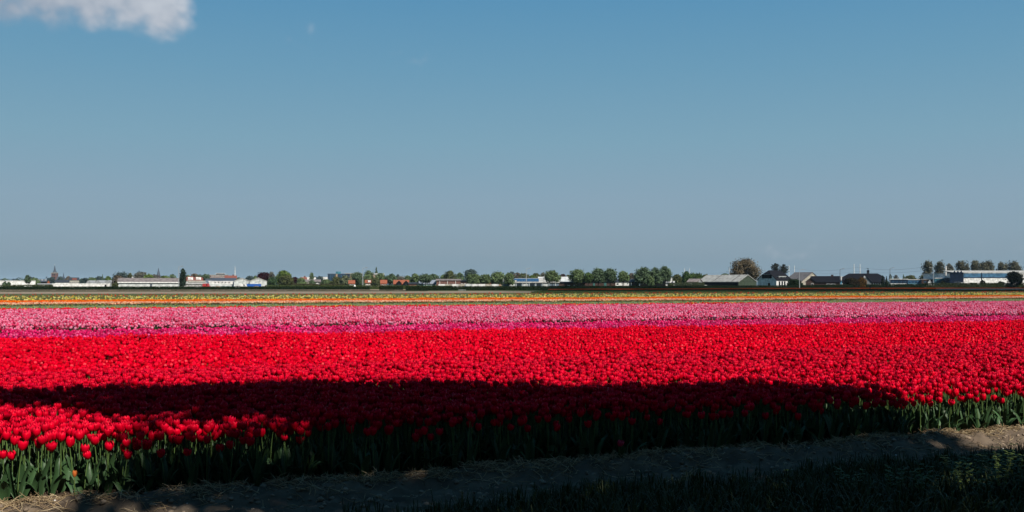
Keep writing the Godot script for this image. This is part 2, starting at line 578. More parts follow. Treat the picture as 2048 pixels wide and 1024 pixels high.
func make_fields() -> void:
	var pm := mat("petals", Color.WHITE, 0.34, 0.12, true, 0.0, 0.5)
	var none := Color(0, 0, 0, 0)
	# the rest of the red bed, beyond the plants that are modelled one by one
	var t := []
	for i in 8: t.append(tile(0.44, 22, 0.35, 0.45, 0.073, 1.0, [[RED, 5], [Color(0.60, 0.001, 0.013), 3], [Color(0.84, 0.004, 0.031), 3]], LEAF * 0.8, 2, 6))
	var o := band("red_tulip_bed", "broad mass of scarlet tulips beyond the nearest flowers, up to the purple band", "tulip bed")
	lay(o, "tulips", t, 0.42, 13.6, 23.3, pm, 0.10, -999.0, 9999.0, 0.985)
	# purple
	t = []
	for i in 6: t.append(tile(0.5, 20, 0.34, 0.42, 0.07, 1.0, [[Color(0.66, 0.015, 0.13), 3], [Color(0.50, 0.007, 0.08), 3], [Color(0.74, 0.085, 0.25), 2]], LEAF * 0.7, 2, 6))
	o = band("purple_tulip_bed", "narrow band of magenta purple tulips between the red and the pink bands", "tulip bed")
	lay(o, "tulips", t, 0.5, 23.3, 28.0, pm)
	# pink
	t = []
	for i in 8: t.append(tile(0.62, 30, 0.37, 0.48, 0.072, 1.05, [[Color(0.72, 0.15, 0.27), 5], [Color(0.60, 0.03, 0.11), 2], [Color(0.52, 0.012, 0.05), 1], [Color(0.74, 0.27, 0.41), 2]], LEAF * 0.8, 2, 6))
	o = band("pink_tulip_bed", "wide band of pale pink tulips flecked with deeper pink", "tulip bed")
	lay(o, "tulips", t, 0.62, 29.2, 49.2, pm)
	# the row of red and yellow heads at the back of the pink
	t = []
	for i in 5: t.append(tile(0.5, 12, 0.41, 0.50, 0.09, 1.05, [[Color(0.66, 0.008, 0.012), 8], [Color(0.75, 0.34, 0.08), 2], [Color(0.66, 0.07, 0.02), 2]], LEAF, 2, 6))
	o = band("red_tulip_row", "single row of tall red and a few yellow tulips behind the pink band", "tulip row")
	lay(o, "tulips", t, 0.5, 49.3, 50.3, pm, 0.1, -20, 41)
	# headed green plants
	t = []
	for i in 5: t.append(tile(1.0, 90, 0.28, 0.38, 0.05, 1.0, [[none, 60], [Color(0.35, 0.30, 0.06), 1]], Color(0.25, 0.34, 0.18), 4, 5))
	o = band("green_tulip_bed", "strip of green tulip plants without flowers behind the pink band", "tulip bed")
	lay(o, "plants", t, 0.95, 50.4, 68.4, pm, 0.2)
	# salmon and orange
	t = []
	for i in 4: t.append(tile(1.0, 60, 0.35, 0.43, 0.075, 1.0, [[Color(0.76, 0.34, 0.19), 4], [Color(0.80, 0.50, 0.34), 3], [Color(0.42, 0.05, 0.02), 1]], Color(0.13, 0.17, 0.08), 1, 5))
	o = band("salmon_tulip_row", "thin line of pale salmon tulips in front of the orange ones", "tulip row")
	lay(o, "tulips", t, 0.95, 68.6, 72.4, pm)
	t = []
	for i in 4: t.append(tile(1.0, 70, 0.37, 0.46, 0.08, 1.0, [[Color(0.80, 0.13, 0.006), 5], [Color(0.85, 0.22, 0.01), 2], [Color(0.72, 0.06, 0.004), 2]], LEAF, 1, 5))
	o = band("orange_tulip_row", "thin bright orange line of tulips in front of the yellow dotted field", "tulip row")
	lay(o, "tulips", t, 0.95, 72.5, 79.4, pm)
	# yellow on green, red stragglers further back
	t = []
	for i in 12: t.append(tile(1.5, 64, 0.28, 0.44, 0.13, 0.9, [[none, 62], [Color(0.68, 0.56, 0.10), 1.2], [Color(0.60, 0.55, 0.22), 0.7]], Color(0.17, 0.20, 0.07), 4, 5))
	o = band("yellow_tulip_bed", "green field dotted with yellow tulips behind the orange line", "tulip bed")
	lay(o, "tulips", t, 1.45, 79.6, 113.0, pm, 0.2)
	t = []
	for i in 12: t.append(tile(1.6, 64, 0.26, 0.40, 0.13, 0.9, [[none, 63], [Color(0.6, 0.5, 0.06), 0.12], [Color(0.5, 0.03, 0.012), 0.4]], Color(0.18, 0.20, 0.08), 4, 5))
	o = band("speckled_tulip_bed", "green strip with scattered dark red heads behind the yellow dots", "tulip bed")
	lay(o, "tulips", t, 1.55, 113.0, 145.0, pm, 0.2)
	# right: dark crop, the far orange line and a pale line
	t = []
	for i in 4: t.append(tile(3.0, 46, 0.22, 0.36, 0.1, 1.0, [[none, 1]], Color(0.055, 0.085, 0.03), 3, 5))
	o = band("green_crop", "dark green crop in front of the far orange line", "crop")
	lay_strip(o, "plants", t, 2.6, [[1060, 178], [1100, 262], [1560, 325], [2330, 372], [2330, 205]], pm)
	t = []
	for i in 4: t.append(tile(2.0, 70, 0.4, 0.52, 0.15, 0.9, [[Color(0.78, 0.12, 0.02), 4], [Color(0.7, 0.16, 0.05), 2]], LEAF, 1, 5))
	o = band("far_orange_tulip_row", "far dull orange line of tulips along the dark hedge on the right", "tulip row")
	lay_strip(o, "tulips", t, 1.7, [[1095, 246], [1110, 262], [1500, 325], [2330, 384], [2330, 338], [1500, 286]], pm)
	t = []
	for i in 3: t.append(tile(2.0, 70, 0.4, 0.5, 0.16, 0.9, [[Color(0.62, 0.68, 0.62), 4], [Color(0.4, 0.5, 0.42), 2]], LEAF, 1, 5))
	o = band("white_tulip_row", "faint pale line of flowers below the orange line at the far right", "tulip row")
	lay_strip(o, "tulips", t, 1.7, [[1875, 262], [1885, 278], [2330, 304], [2330, 286]], pm)

func lay_strip(parent: Node, called: String, tiles: Array, size: float, corners: Array, m: Material) -> void:
	var poly := PackedVector2Array()
	for q in corners: poly.append(Vector2(across(q[0], q[1]), -q[1]))
	var lo := poly[0]
	var hi := poly[0]
	for p in poly:
		lo = lo.min(p); hi = hi.max(p)
	var where := []
	for t in tiles: where.append([])
	var x := lo.x
	while x < hi.x:
		var z := lo.y
		while z < hi.y:
			var p := Vector2(x + rnd(-0.3, 0.3) * size, z + rnd(-0.3, 0.3) * size)
			if Geometry2D.is_point_in_polygon(p, poly):
				where[rng.randi() % tiles.size()].append(turned(Vector3(p.x, 0, p.y), rnd(0, TAU), 1.0))
			z += size
		x += size
	for k in tiles.size():
		if where[k].size(): copies(called, tiles[k], m, where[k], PackedColorArray(), parent)

func make_near_tulips() -> void:
	var red := mat("red_petals", Color.WHITE, 0.32, 0.12, true, 0.0, 0.55)
	var green := mat("tulip_green", Color.WHITE, 0.5, 0.35, true, 0.0, 0.3)
	var blooms := []
	for k in 5:
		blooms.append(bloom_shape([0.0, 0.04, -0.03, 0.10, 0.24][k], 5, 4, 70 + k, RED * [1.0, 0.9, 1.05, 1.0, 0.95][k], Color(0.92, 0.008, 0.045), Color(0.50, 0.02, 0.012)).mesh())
	var stems := []
	for k in 3: stems.append(stem_shape(0.40, [0.0, 0.025, -0.03][k], Color(0.10, 0.17, 0.05)).mesh())
	var leaves := []
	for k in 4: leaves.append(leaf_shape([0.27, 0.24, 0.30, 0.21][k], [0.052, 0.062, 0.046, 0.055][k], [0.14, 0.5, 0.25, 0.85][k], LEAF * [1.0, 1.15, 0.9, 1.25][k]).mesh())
	# where every plant of the first six metres stands
	var plants := []
	var v := 7.78
	var row := 0
	while v < 13.6:
		var u := -0.17 * v - 3.0 + (row % 2) * 0.04
		while u < 1.3 * v + 5.0:
			if not (row < 2 and rng.randf() < 0.45):
				var at := bed(u + rnd(-0.035, 0.035), v + rnd(-0.04, 0.04) + (0.10 * bumps.get_noise_2d(u * 9.0, 77.0) if row < 3 else 0.0))
				var d := -at.z
				plants.append({"at": at, "far": d + (0.0 if absf(at.x) < d * 0.515 else 100.0), "row": row})
			u += 0.076
		v += 0.077
		row += 1
	plants.sort_custom(func(a, b): return a.far < b.far)
	var where := {}
	var tint := {}
	for k in 5: where["b%d" % k] = []; tint["b%d" % k] = PackedColorArray()
	for k in 3: where["s%d" % k] = []
	for k in 4: where["l%d" % k] = []; tint["l%d" % k] = PackedColorArray()
	var i := 0
	for p in plants:
		var at: Vector3 = p.at
		at.y = lie(at.dot(R), at.dot(N)) * 0.6
		var h := rnd(0.335, 0.43) - (rnd(0.0, 0.10) if p.row < 2 else 0.0) + 0.05 * bumps.get_noise_2d(at.x * 6.0, at.z * 6.0)
		var sk := rng.randi() % 3
		var bk := [0, 0, 1, 1, 2, 2, 3, 4][rng.randi() % 8] as int
		var yaw := rnd(0, TAU)
		var bend: float = [0.0, 0.025, -0.03][sk]
		var st := Transform3D(Basis(Vector3.UP, yaw).scaled(Vector3(1, h / 0.40, 1)), Vector3.ZERO)
		var head := st * Vector3(bend, 0.397, bend * 0.4)
		var bt := Transform3D(Basis(Vector3(cos(yaw), 0, sin(yaw)), rng.randfn(0.0, 0.2)) * Basis(Vector3.UP, rnd(0, TAU)).scaled(Vector3(1, rnd(0.88, 1.12), 1) * rnd(0.058, 0.073)), head)
		var lts := []
		for j in (4 if p.row < 6 else 3 if p.row < 12 else 2):
			var lk := rng.randi() % 4
			var la := yaw + j * 2.2 + rnd(-0.5, 0.5)
			lts.append([lk, turned(Vector3(cos(la), 0, -sin(la)) * 0.006, la, rnd(0.85, 1.14) if p.row < 6 else rnd(0.75, 1.0))])
		if i < 300:
			var o := thing("tulip", "%s red tulip %s" % ["sunlit" if at.x < -2.75 else "shaded", "on the rim of the bed" if p.row < 3 else "just behind the bed's rim"] + (" at bottom left" if at.x < -2.75 else " near bottom left"), "tulip", at, 0.0, "red tulips nearest the camera")
			part("bloom", blooms[bk], red, o).transform = bt
			part("stem", stems[sk], green, o).transform = st
			for l in lts: part("leaf", leaves[l[0]], green, o).transform = l[1]
		else:
			var to := Transform3D(Basis(), at)
			where["b%d" % bk].append(to * bt)
			var q := rnd(0.82, 1.1)
			tint["b%d" % bk].append(Color(q, q * rnd(0.8, 1.4), q * rnd(0.8, 1.3)))
			where["s%d" % sk].append(to * st)
			for l in lts:
				where["l%d" % l[0]].append(to * (l[1] as Transform3D))
				var w := rnd(0.75, 1.2)
				tint["l%d" % l[0]].append(Color(w, w, w))
		i += 1
	var mass := band("tulip_mass", "scarlet tulips just behind the nearest ones, partly in tree shade", "tulip bed")
	for k in 5: copies("bloom", blooms[k], red, where["b%d" % k], tint["b%d" % k], mass)
	for k in 3: copies("stem", stems[k], green, where["s%d" % k], PackedColorArray(), mass)
	for k in 4: copies("leaf", leaves[k], green, where["l%d" % k], tint["l%d" % k], mass)
	# the odd ones out at the edge
	var bud := thing("tulip_bud", "small closed orange tulip bud low among the leaves at bottom left", "tulip", pixel_on(149, 1003, 0.0), 0.4)
	part("bloom", bloom_shape(-0.12, 5, 4, 99, Color(0.62, 0.16, 0.04), Color(0.66, 0.20, 0.05), Color(0.25, 0.24, 0.04)).mesh(), red, bud).transform = Transform3D(Basis().scaled(Vector3(0.034, 0.05, 0.034)), Vector3(0, 0.17, 0))
	part("stem", stem_shape(0.172, 0.0, Color(0.12, 0.18, 0.05)).mesh(), green, bud)
	part("leaf", leaves[3], green, bud).transform = turned(Vector3(0.006, 0, 0), 2.0, 0.9)
	var low := thing("pink_tulip", "single pinkish tulip hanging low in the shade at the edge", "tulip", pixel_on(1238, 928, 0.0), 1.0)
	part("bloom", bloom_shape(0.02, 5, 4, 98, Color(0.6, 0.03, 0.08), Color(0.7, 0.1, 0.16), Color(0.4, 0.1, 0.05)).mesh(), red, low).transform = Transform3D(Basis(Vector3.RIGHT, 0.5).scaled(Vector3.ONE * 0.06), Vector3(0, 0.15, 0))
	part("stem", stem_shape(0.155, 0.0, Color(0.10, 0.17, 0.05)).mesh(), green, low)
	part("leaf", leaves[1], green, low).transform = turned(Vector3(0.006, 0, 0), 4.0, 0.9)

func pixel_on(px: float, py: float, y: float) -> Vector3:
	var d := (EYE - y) * F / (py - HORIZON)
	return Vector3(across(px, d), y, -d)

# ---------------------------------------------------------------- soil litter, grass, weeds
func make_verge() -> void:
	var pieces := []
	for k in 4:
		var b := MB.new()
		b.col = [Color(0.42, 0.31, 0.18), Color(0.28, 0.20, 0.115), Color(0.55, 0.44, 0.28), Color(0.18, 0.125, 0.075)][k]
		var p := PackedVector3Array()
		var long := rnd(0.08, 0.17)
		for i in 4:
			var s := i / 3.0
			p.append(Vector3((s - 0.5) * long, 0.012 * sin(s * 3.0 + k), 0.02 * sin(s * 4.0 + k * 2.0)))
		b.tube(p, PackedFloat32Array([0.0015, 0.0026, 0.0022, 0.0011]), 4)
		pieces.append(b.mesh())
	var where := [[], [], [], []]
	for i in 10000:
		var u := rnd(-3.0, 12.5)
		var v := 7.58 + rng.randfn(0.0, 0.12) + 0.12 * bumps.get_noise_2d(u * 9.0, 31.0)
		if bumps.get_noise_2d(u * 16.0, v * 30.0) < -0.12: continue
		if rng.randf() < 0.05: v -= rnd(0.0, 0.6)
		where[rng.randi() % 4].append(Transform3D(Basis(Vector3.UP, rnd(0, TAU)) * Basis(Vector3.BACK, rng.randfn(0.0, 0.3)) * Basis(Vector3.RIGHT, rnd(0, TAU)), bed(u, v, lie(u, v) + rnd(0.003, 0.02))))
	var straw := band("straw", "dry straw and stalks littering the soil along the bed's edge", "straw")
	for k in 4: copies("stalk", pieces[k], mat("straw", Color.WHITE, 0.8, 0.2, true), where[k], PackedColorArray(), straw)
	# clods and small stones on the track
	var clods := []
	for k in 3:
		var b := MB.new()
		b.col = Color.WHITE
		var g := FastNoiseLite.new()
		g.seed = k
		var rows := []
		for i in 6:
			var row := []
			for j in 8:
				var a := TAU * j / 7.0
				var e := PI * (i / 5.0 - 0.5)
				var d := Vector3(cos(a) * cos(e), sin(e), sin(a) * cos(e))
				row.append(d * (1.0 + 0.5 * g.get_noise_3dv(Vector3(cos(a) * cos(e), sin(e), sin(a) * cos(e)) * 90.0)) * Vector3(1, 0.6, 0.85))
			rows.append(row)
		b.grid(rows, [])
		clods.append(b.mesh())
	var cw := [[], [], []]
	var ct := [PackedColorArray(), PackedColorArray(), PackedColorArray()]
	for i in 6000:
		var u := rnd(-3.0, 12.5)
		var v := rnd(6.5, 7.75)
		var k := rng.randi() % 3
		var pale := rng.randf() < 0.012
		cw[k].append(turned(bed(u, v, lie(u, v)), rnd(0, TAU), rnd(0.004, 0.012) if pale else 0.004 + 0.026 * pow(rng.randf(), 4.0)))
		ct[k].append(Color(0.75, 0.73, 0.7) if pale else Color(0.30, 0.235, 0.175) * rnd(0.6, 1.15))
	var cl := band("soil_clods", "small clods and pebbles strewn over the sandy track", "soil")
	for k in 3: copies("clod", clods[k], mat("clod", Color.WHITE, 0.95, 0.1, true), cw[k], ct[k], cl)
	# grass
	var tufts := []
	for k in 4:
		var b := MB.new()
		for i in 9:
			var a := rnd(0, TAU)
			var o := Vector3(cos(a), 0, sin(a))
			var s := Vector3(-o.z, 0, o.x) * rnd(0.0022, 0.004)
			var h := rnd(0.06, 0.16)
			var lean := rnd(0.1, 0.7)
			var f := o * rnd(0, 0.03)
			b.col = Color(0.026, 0.044, 0.009).lerp(Color(0.08, 0.09, 0.02), rng.randf() * rng.randf()) * rnd(0.7, 1.2)
			var m1 := f + Vector3.UP * h * 0.5 + o * h * lean * 0.25
			var m2 := f + Vector3.UP * h * 0.84 + o * h * lean * 0.62
			var t := f + Vector3.UP * h * rnd(0.85, 1.0) + o * h * lean
			b.quad(f - s, f + s, m1 + s, m1 - s); b.quad(m1 - s, m1 + s, m2 + s * 0.7, m2 - s * 0.7); b.tri(m2 - s * 0.7, m2 + s * 0.7, t)
		tufts.append(b.mesh())
	var gw := [[], [], [], []]
	for i in 9000:
		var u := rnd(-2.0, 11.0)
		var v := rnd(4.4, 6.95)
		var k := bumps.get_noise_2d(u * 5.0, v * 9.0)
		if v + k * 0.55 > verge(u) - 0.12 + 0.3 * rng.randf() * rng.randf(): continue
		gw[rng.randi() % 4].append(turned(bed(u, v, lie(u, v)), rnd(0, TAU), rnd(0.55, 1.25) * (1.0 + 0.5 * smoothstep(6.2, 5.0, v)), 0.2))
	var gr := band("grass", "dark roadside grass along the bottom edge", "grass")
	for k in 4: copies("tuft", tufts[k], mat("grass", Color.WHITE, 0.6, 0.3, true, 0.0, 0.4), gw[k], PackedColorArray(), gr)
	# leafy weeds: a thing each
	var spots := [[2000, 1010, 0.42], [1962, 1022, 0.36], [2036, 1008, 0.4], [1990, 985, 0.3], [1905, 975, 0.24], [1925, 1000, 0.26], [1700, 1002, 0.22], [1790, 1015, 0.26], [2030, 962, 0.16], [1850, 1020, 0.3]]
	var says := ["tall leafy weed lit by a fleck of sun at the bottom right corner", "bushy weed at the bottom edge, left of the sunlit corner weed", "weed cut by the right edge of the picture at the bottom", "low pale leaved weed just above the sunlit corner weed", "small weed catching light in the grass above the corner weeds", "dim weed in the dark grass left of the corner weeds",
		"dim solitary weed in the grass right of the picture's middle", "weed at the bottom edge between the solitary weed and the corner ones", "small weed by the right edge near the top of the grass", "low weed at the bottom edge in deep shade, left of the bushy one"]
	var wm := mat("weed", Color.WHITE, 0.6, 0.3, true, 0.0, 0.4)
	for i in spots.size():
		var o := thing("weed_plant", says[i], "weed", pixel_on(spots[i][0], spots[i][1], -0.01), rnd(0, TAU), "weeds in the roadside grass")
		var h: float = spots[i][2]
		var sm := MB.new()
		var lf := MB.new()
		for s in 5:
			var a := s * 1.3 + rnd(0, 0.5)
			var tip := Vector3(cos(a) * rnd(0.03, 0.12), h * rnd(0.75, 1.05), sin(a) * rnd(0.03, 0.12))
			sm.col = Color(0.11, 0.15, 0.045)
			sm.tube(PackedVector3Array([Vector3(cos(a), 0, sin(a)) * 0.015, tip * 0.5, tip]), PackedFloat32Array([0.004, 0.003, 0.0015]), 4)
			for j in 8:
				var q := 0.25 + 0.75 * j / 7.0
				for side in 2:
					var e := leaf_shape(rnd(0.03, 0.055), rnd(0.016, 0.028), rnd(0.5, 0.9), Color(0.075, 0.11, 0.022) * rnd(0.7, 1.2), 3)
					lf.add(e, Transform3D(Basis(Vector3.UP, j * 1.57 + side * PI + rnd(-0.3, 0.3)) * Basis(Vector3.BACK, -rnd(0.5, 1.1)), tip * q))
		part("stem", sm.mesh(), wm, o)
		part("leaf", lf.mesh(), wm, o).set_meta("kind", "stuff")
	var dl := thing("dandelion", "tiny yellow dandelion in the dark grass", "flower", pixel_on(1572, 968, -0.01))
	var db := MB.new()
	db.col = Color(0.62, 0.42, 0.02)
	for k in 14:
		var a := k * 2.4
		db.tri(Vector3(0, 0.1, 0), Vector3(cos(a) * 0.02, 0.112, sin(a) * 0.02), Vector3(cos(a + 0.5) * 0.02, 0.108, sin(a + 0.5) * 0.02))
	part("bloom", db.mesh(), wm, dl)
	part("stem", stem_shape(0.1, 0.0, Color(0.12, 0.16, 0.05)).mesh(), wm, dl)

# ---------------------------------------------------------------- the roadside trees whose shade lies on the bed
func make_shade_trees() -> void:
	# the shade as it lies 0.42 m above the soil, (x, distance)
	var shade := PackedVector2Array([Vector2(-6.2, 10.2), Vector2(-5.0, 10.05), Vector2(-4.0, 10.7), Vector2(-2.4, 11.2), Vector2(-0.7, 11.0), Vector2(1.2, 10.6), Vector2(2.6, 11.0), Vector2(3.6, 10.55), Vector2(4.1, 9.75), Vector2(4.5, 9.1), Vector2(6.0, 8.6), Vector2(8.0, 7.0), Vector2(7.0, 2.0), Vector2(-2.6, 2.0), Vector2(-2.7, 6.3), Vector2(-2.6, 7.0), Vector2(-2.75, 7.65), Vector2(-3.2, 8.5), Vector2(-4.5, 9.2), Vector2(-6.2, 9.3)])
	# gaps between the branches: x, distance, half-width, half-depth, height, how clear
	var gaps := [[-1.68, 7.68, 0.3, 0.18, 0.42, 0.95], [-2.45, 7.75, 0.34, 0.32, 0.42, 0.85], [-2.05, 8.1, 0.3, 0.2, 0.42, 0.75], [-2.9, 8.3, 0.3, 0.25, 0.42, 0.8], [-1.45, 8.8, 0.14, 0.1, 0.42, 0.7], [-4.0, 9.45, 0.35, 0.10, 0.42, 0.8], [-3.2, 9.3, 0.22, 0.08, 0.42, 0.7], [-1.05, 7.75, 0.36, 0.14, 0.0, 0.8], [2.05, 8.12, 0.2, 0.08, 0.0, 0.9], [3.3, 7.0, 0.26, 0.22, 0.3, 0.95], [3.4, 7.65, 0.14, 0.10, 0.15, 0.6], [0.78, 7.05, 0.35, 0.12, 0.1, 0.5], [1.5, 7.2, 0.25, 0.1, 0.1, 0.4], [-2.2, 6.85, 0.5, 0.14, 0.0, 0.5]]
	var slope := Vector2(S.x / S.y, S.z / S.y)
	var bark := mat("bark", Color(0.10, 0.085, 0.065), 0.95, 0.1, false, 2.0)
	var green := mat("shade_leaves", Color.WHITE, 0.55, 0.3, true, 0.0, 0.25)
	var specs := [
		[Vector3(7.3, 0, 1.6), [Vector4(3.4, 8.2, -2.8, 3.0), Vector4(5.6, 10.4, -0.6, 3.8), Vector4(7.6, 9.2, 1.2, 3.4), Vector4(2.6, 11.4, -1.8, 3.0), Vector4(8.2, 12.0, 0.2, 3.2), Vector4(5.0, 13.0, 0.4, 2.8)], 18000, "roadside tree overhead to the right of the camera, shading the middle of the bed"],
		[Vector3(11.2, 0, 1.2), [Vector4(9.2, 7.8, -2.6, 3.0), Vector4(11.0, 10.2, -1.0, 3.4), Vector4(12.0, 8.6, 1.4, 3.2), Vector4(9.4, 11.8, 0.4, 3.0)], 9000, "roadside tree furthest right, shading the grass corner"],
		[Vector3(0.4, 0, 4.2), [Vector4(-0.4, 9.6, 0.6, 3.4), Vector4(1.6, 12.2, 1.4, 3.4), Vector4(-2.6, 11.2, 1.6, 2.8), Vector4(0.6, 8.4, 4.6, 3.4), Vector4(3.2, 9.4, 3.0, 3.0), Vector4(-0.8, 13.6, 2.4, 2.8)], 20000, "roadside tree right behind the camera with a high crown"]]
	for q in [[-10.5, -6.5], [-9.5, 1.5], [-17.0, -3.0]]:
		specs.append([Vector3(q[0], 0, q[1]), [Vector4(q[0] + 0.5, 6.5, q[1], 3.4), Vector4(q[0] + 1.5, 9.6, q[1] + 1.0, 3.8), Vector4(q[0] - 1.8, 8.4, q[1] - 0.8, 3.6), Vector4(q[0] + 0.4, 12.6, q[1], 3.2)], 7000, "tree standing to the left of the camera, out of the picture"])
	for k in 9:
		var bx := -25.0 + k * 6.4
		var bz := 11.5 + 1.5 * sin(k * 2.1)
		specs.append([Vector3(bx, 0, bz), [Vector4(bx, 3.6, bz, 3.0), Vector4(bx + 2.2, 6.2, bz - 0.6, 3.2), Vector4(bx - 1.8, 7.4, bz + 0.8, 3.0), Vector4(bx, 10.5, bz + 2.4, 3.2), Vector4(bx + 1.5, 13.0, bz + 3.4, 2.6)], 5200, "tree in the dense belt along the road behind the camera"])
	for sp in specs:
		var o := thing("roadside_tree", sp[3], "tree", sp[0], 0.0, "trees along the road behind the camera")
		var tb := MB.new()
		tb.tube(PackedVector3Array([Vector3(0, -0.1, 0), Vector3(0.05, 2.5, 0), Vector3(-0.05, 5.5, 0.1), Vector3(0.1, 9.0, 0.0)]), PackedFloat32Array([0.34, 0.26, 0.22, 0.10]), 10)
		for l in sp[1]:
			var c: Vector3 = Vector3(l.x, l.y, l.z) - sp[0]
			tb.tube(PackedVector3Array([Vector3(0, 4.6, 0), c * 0.45 + Vector3(0, 2.6, 0), c]), PackedFloat32Array([0.12, 0.09, 0.03]), 6)
		part("trunk", tb.mesh(), bark, o)
		var b := MB.new()
		var made := 0
		var tries := 0
		while made < sp[2] and tries < sp[2] * 12:
			tries += 1
			var l: Vector4 = sp[1][rng.randi() % sp[1].size()]
			var p := Vector3(l.x, l.y, l.z) + rdir() * l.w * pow(rng.randf(), 0.45) * Vector3(1, 0.72, 1)
			var bad := false
			var q := Vector2(p.x - slope.x * (p.y - 0.42), -(p.z - slope.y * (p.y - 0.42)))
			if q.y > 2.2 and q.x > -0.56 * q.y - 1.5 and not Geometry2D.is_point_in_polygon(q + Vector2(rng.randfn(0, 0.12), rng.randfn(0, 0.15)), shade): continue
			for g in gaps:
				var w := Vector2(p.x - slope.x * (p.y - g[4]) - g[0], -(p.z - slope.y * (p.y - g[4])) - g[1])
				w = Vector2(w.x / g[2], w.y / g[3])
				if w.length() < 1.0 and rng.randf() < g[5]:
					bad = true; break
			# nothing may hang into the picture
			if p.z < -0.5 and p.y < EYE + 0.42 * -p.z + 0.6 and absf(p.x) < -p.z * 0.62 + 0.8: bad = true
			if bad: continue
			var nn := (rdir() + Vector3(0, 0.7, 0)).normalized()
			var e := nn.cross(rdir()).normalized()
			var f := nn.cross(e)
			var s := rnd(0.09, 0.16)
			b.col = Color(0.07, 0.11, 0.03) * rnd(0.75, 1.25)
			p -= sp[0]
			b.quad(p - e * s, p - f * s * 0.55, p + e * s, p + f * s * 0.55)
			made += 1
		part("crown", b.mesh(), green, o)

# ---------------------------------------------------------------- hedges
func leaf_cards(b: MB, n: int, pick: Callable, size: float, col: Color, spread := 0.35) -> void:
	for i in n:
		var q: Array = pick.call()
		var p: Vector3 = q[0]
		var m: Vector3 = (q[1] + rdir() * 0.75).normalized()
		var e := m.cross(rdir()).normalized()
		var f := m.cross(e)
		var s := size * rnd(0.6, 1.2)
		b.col = col * rnd(1.0 - spread, 1.0 + spread)
		b.tri(p - e * s, p + f * s * 0.9, p + e * s)
		b.tri(p - e * s * 0.8, p + e * s * 0.7, p - f * s)

func hedge(label: String, px0: float, d0: float, px1: float, d1: float, h0: float, h1: float, thick: float, col: Color, ragged: float, group := "clipped hedges along the far side of the field") -> void:
	var a := Vector3(across(px0, d0), 0, -d0)
	var e := Vector3(across(px1, d1), 0, -d1)
	var long := a.distance_to(e)
	var o := thing("hedge", label, "hedge", (a + e) * 0.5, -atan2(e.z - a.z, e.x - a.x), group)
	var b := MB.new()
	b.col = col * 0.8
	var k := int(long / 2.0) + 1
	for i in k:
		var x0 := (float(i) / k - 0.5) * long
		var x1 := (float(i + 1) / k - 0.5) * long
		var h := lerpf(h0, h1, (i + 0.5) / k) * (0.9 + rnd(-ragged, ragged))
		b.box(Vector3(x0, 0, -thick * 0.42), Vector3(x1, h, thick * 0.42 + rnd(0, 0.05)))
	leaf_cards(b, int(long * (h0 + thick) * 26.0), func():
		var t := rng.randf()
		var h := lerpf(h0, h1, t) * (1.0 + rnd(-ragged, ragged) * 0.6)
		var x := (t - 0.5) * long
		if rng.randf() < h / (h + thick): return [Vector3(x, rnd(0, h), thick * 0.5), Vector3(0, 0.1, 1)]
		return [Vector3(x, h, rnd(-0.5, 0.5) * thick), Vector3(0, 1, 0.1)], 0.17, col)
	part("leaves", b.mesh(), mat("hedge_leaves", Color.WHITE, 0.8, 0.15, true), o).set_meta("kind", "stuff")

func make_hedges() -> void:
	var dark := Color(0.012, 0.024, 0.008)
	hedge("long low clipped dark hedge along the sand on the left", -260, 300, 740, 312, 1.0, 1.02, 1.4, dark, 0.04)
	hedge("short hedge piece with a pale box in front, right of the gap", 759, 300, 806, 300, 1.1, 1.1, 1.3, dark, 0.05)
	hedge("dark clipped hedge in front of the brick houses and the solar roof", 812, 274, 1100, 286, 1.12, 1.15, 1.4, dark, 0.04)
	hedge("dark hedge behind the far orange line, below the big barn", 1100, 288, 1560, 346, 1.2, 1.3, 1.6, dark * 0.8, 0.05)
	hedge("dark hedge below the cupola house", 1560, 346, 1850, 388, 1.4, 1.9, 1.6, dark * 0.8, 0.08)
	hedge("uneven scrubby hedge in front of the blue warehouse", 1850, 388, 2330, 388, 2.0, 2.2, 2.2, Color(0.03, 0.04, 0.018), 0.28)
	hedge("lighter low hedge behind the clipped one, below the big green tree", 530, 330, 905, 330, 1.35, 1.2, 1.5, Color(0.06, 0.085, 0.028), 0.16)
	hedge("rough green growth in front of the left greenhouse", -120, 335, 104, 335, 1.35, 1.4, 2.0, Color(0.055, 0.07, 0.03), 0.3)
	hedge("brownish hedge between the dark red tree and the white house", 583, 380, 690, 380, 1.9, 1.7, 1.5, Color(0.06, 0.06, 0.03), 0.2)
	hedge("bank of dull green bushes left of the small grey barn", 1336, 372, 1408, 372, 2.0, 2.4, 2.5, Color(0.05, 0.065, 0.035), 0.25)

# ---------------------------------------------------------------- buildings
var bw := 0.0     # the size of the building just made, for its windows
var bd := 0.0
var bh := 0.0

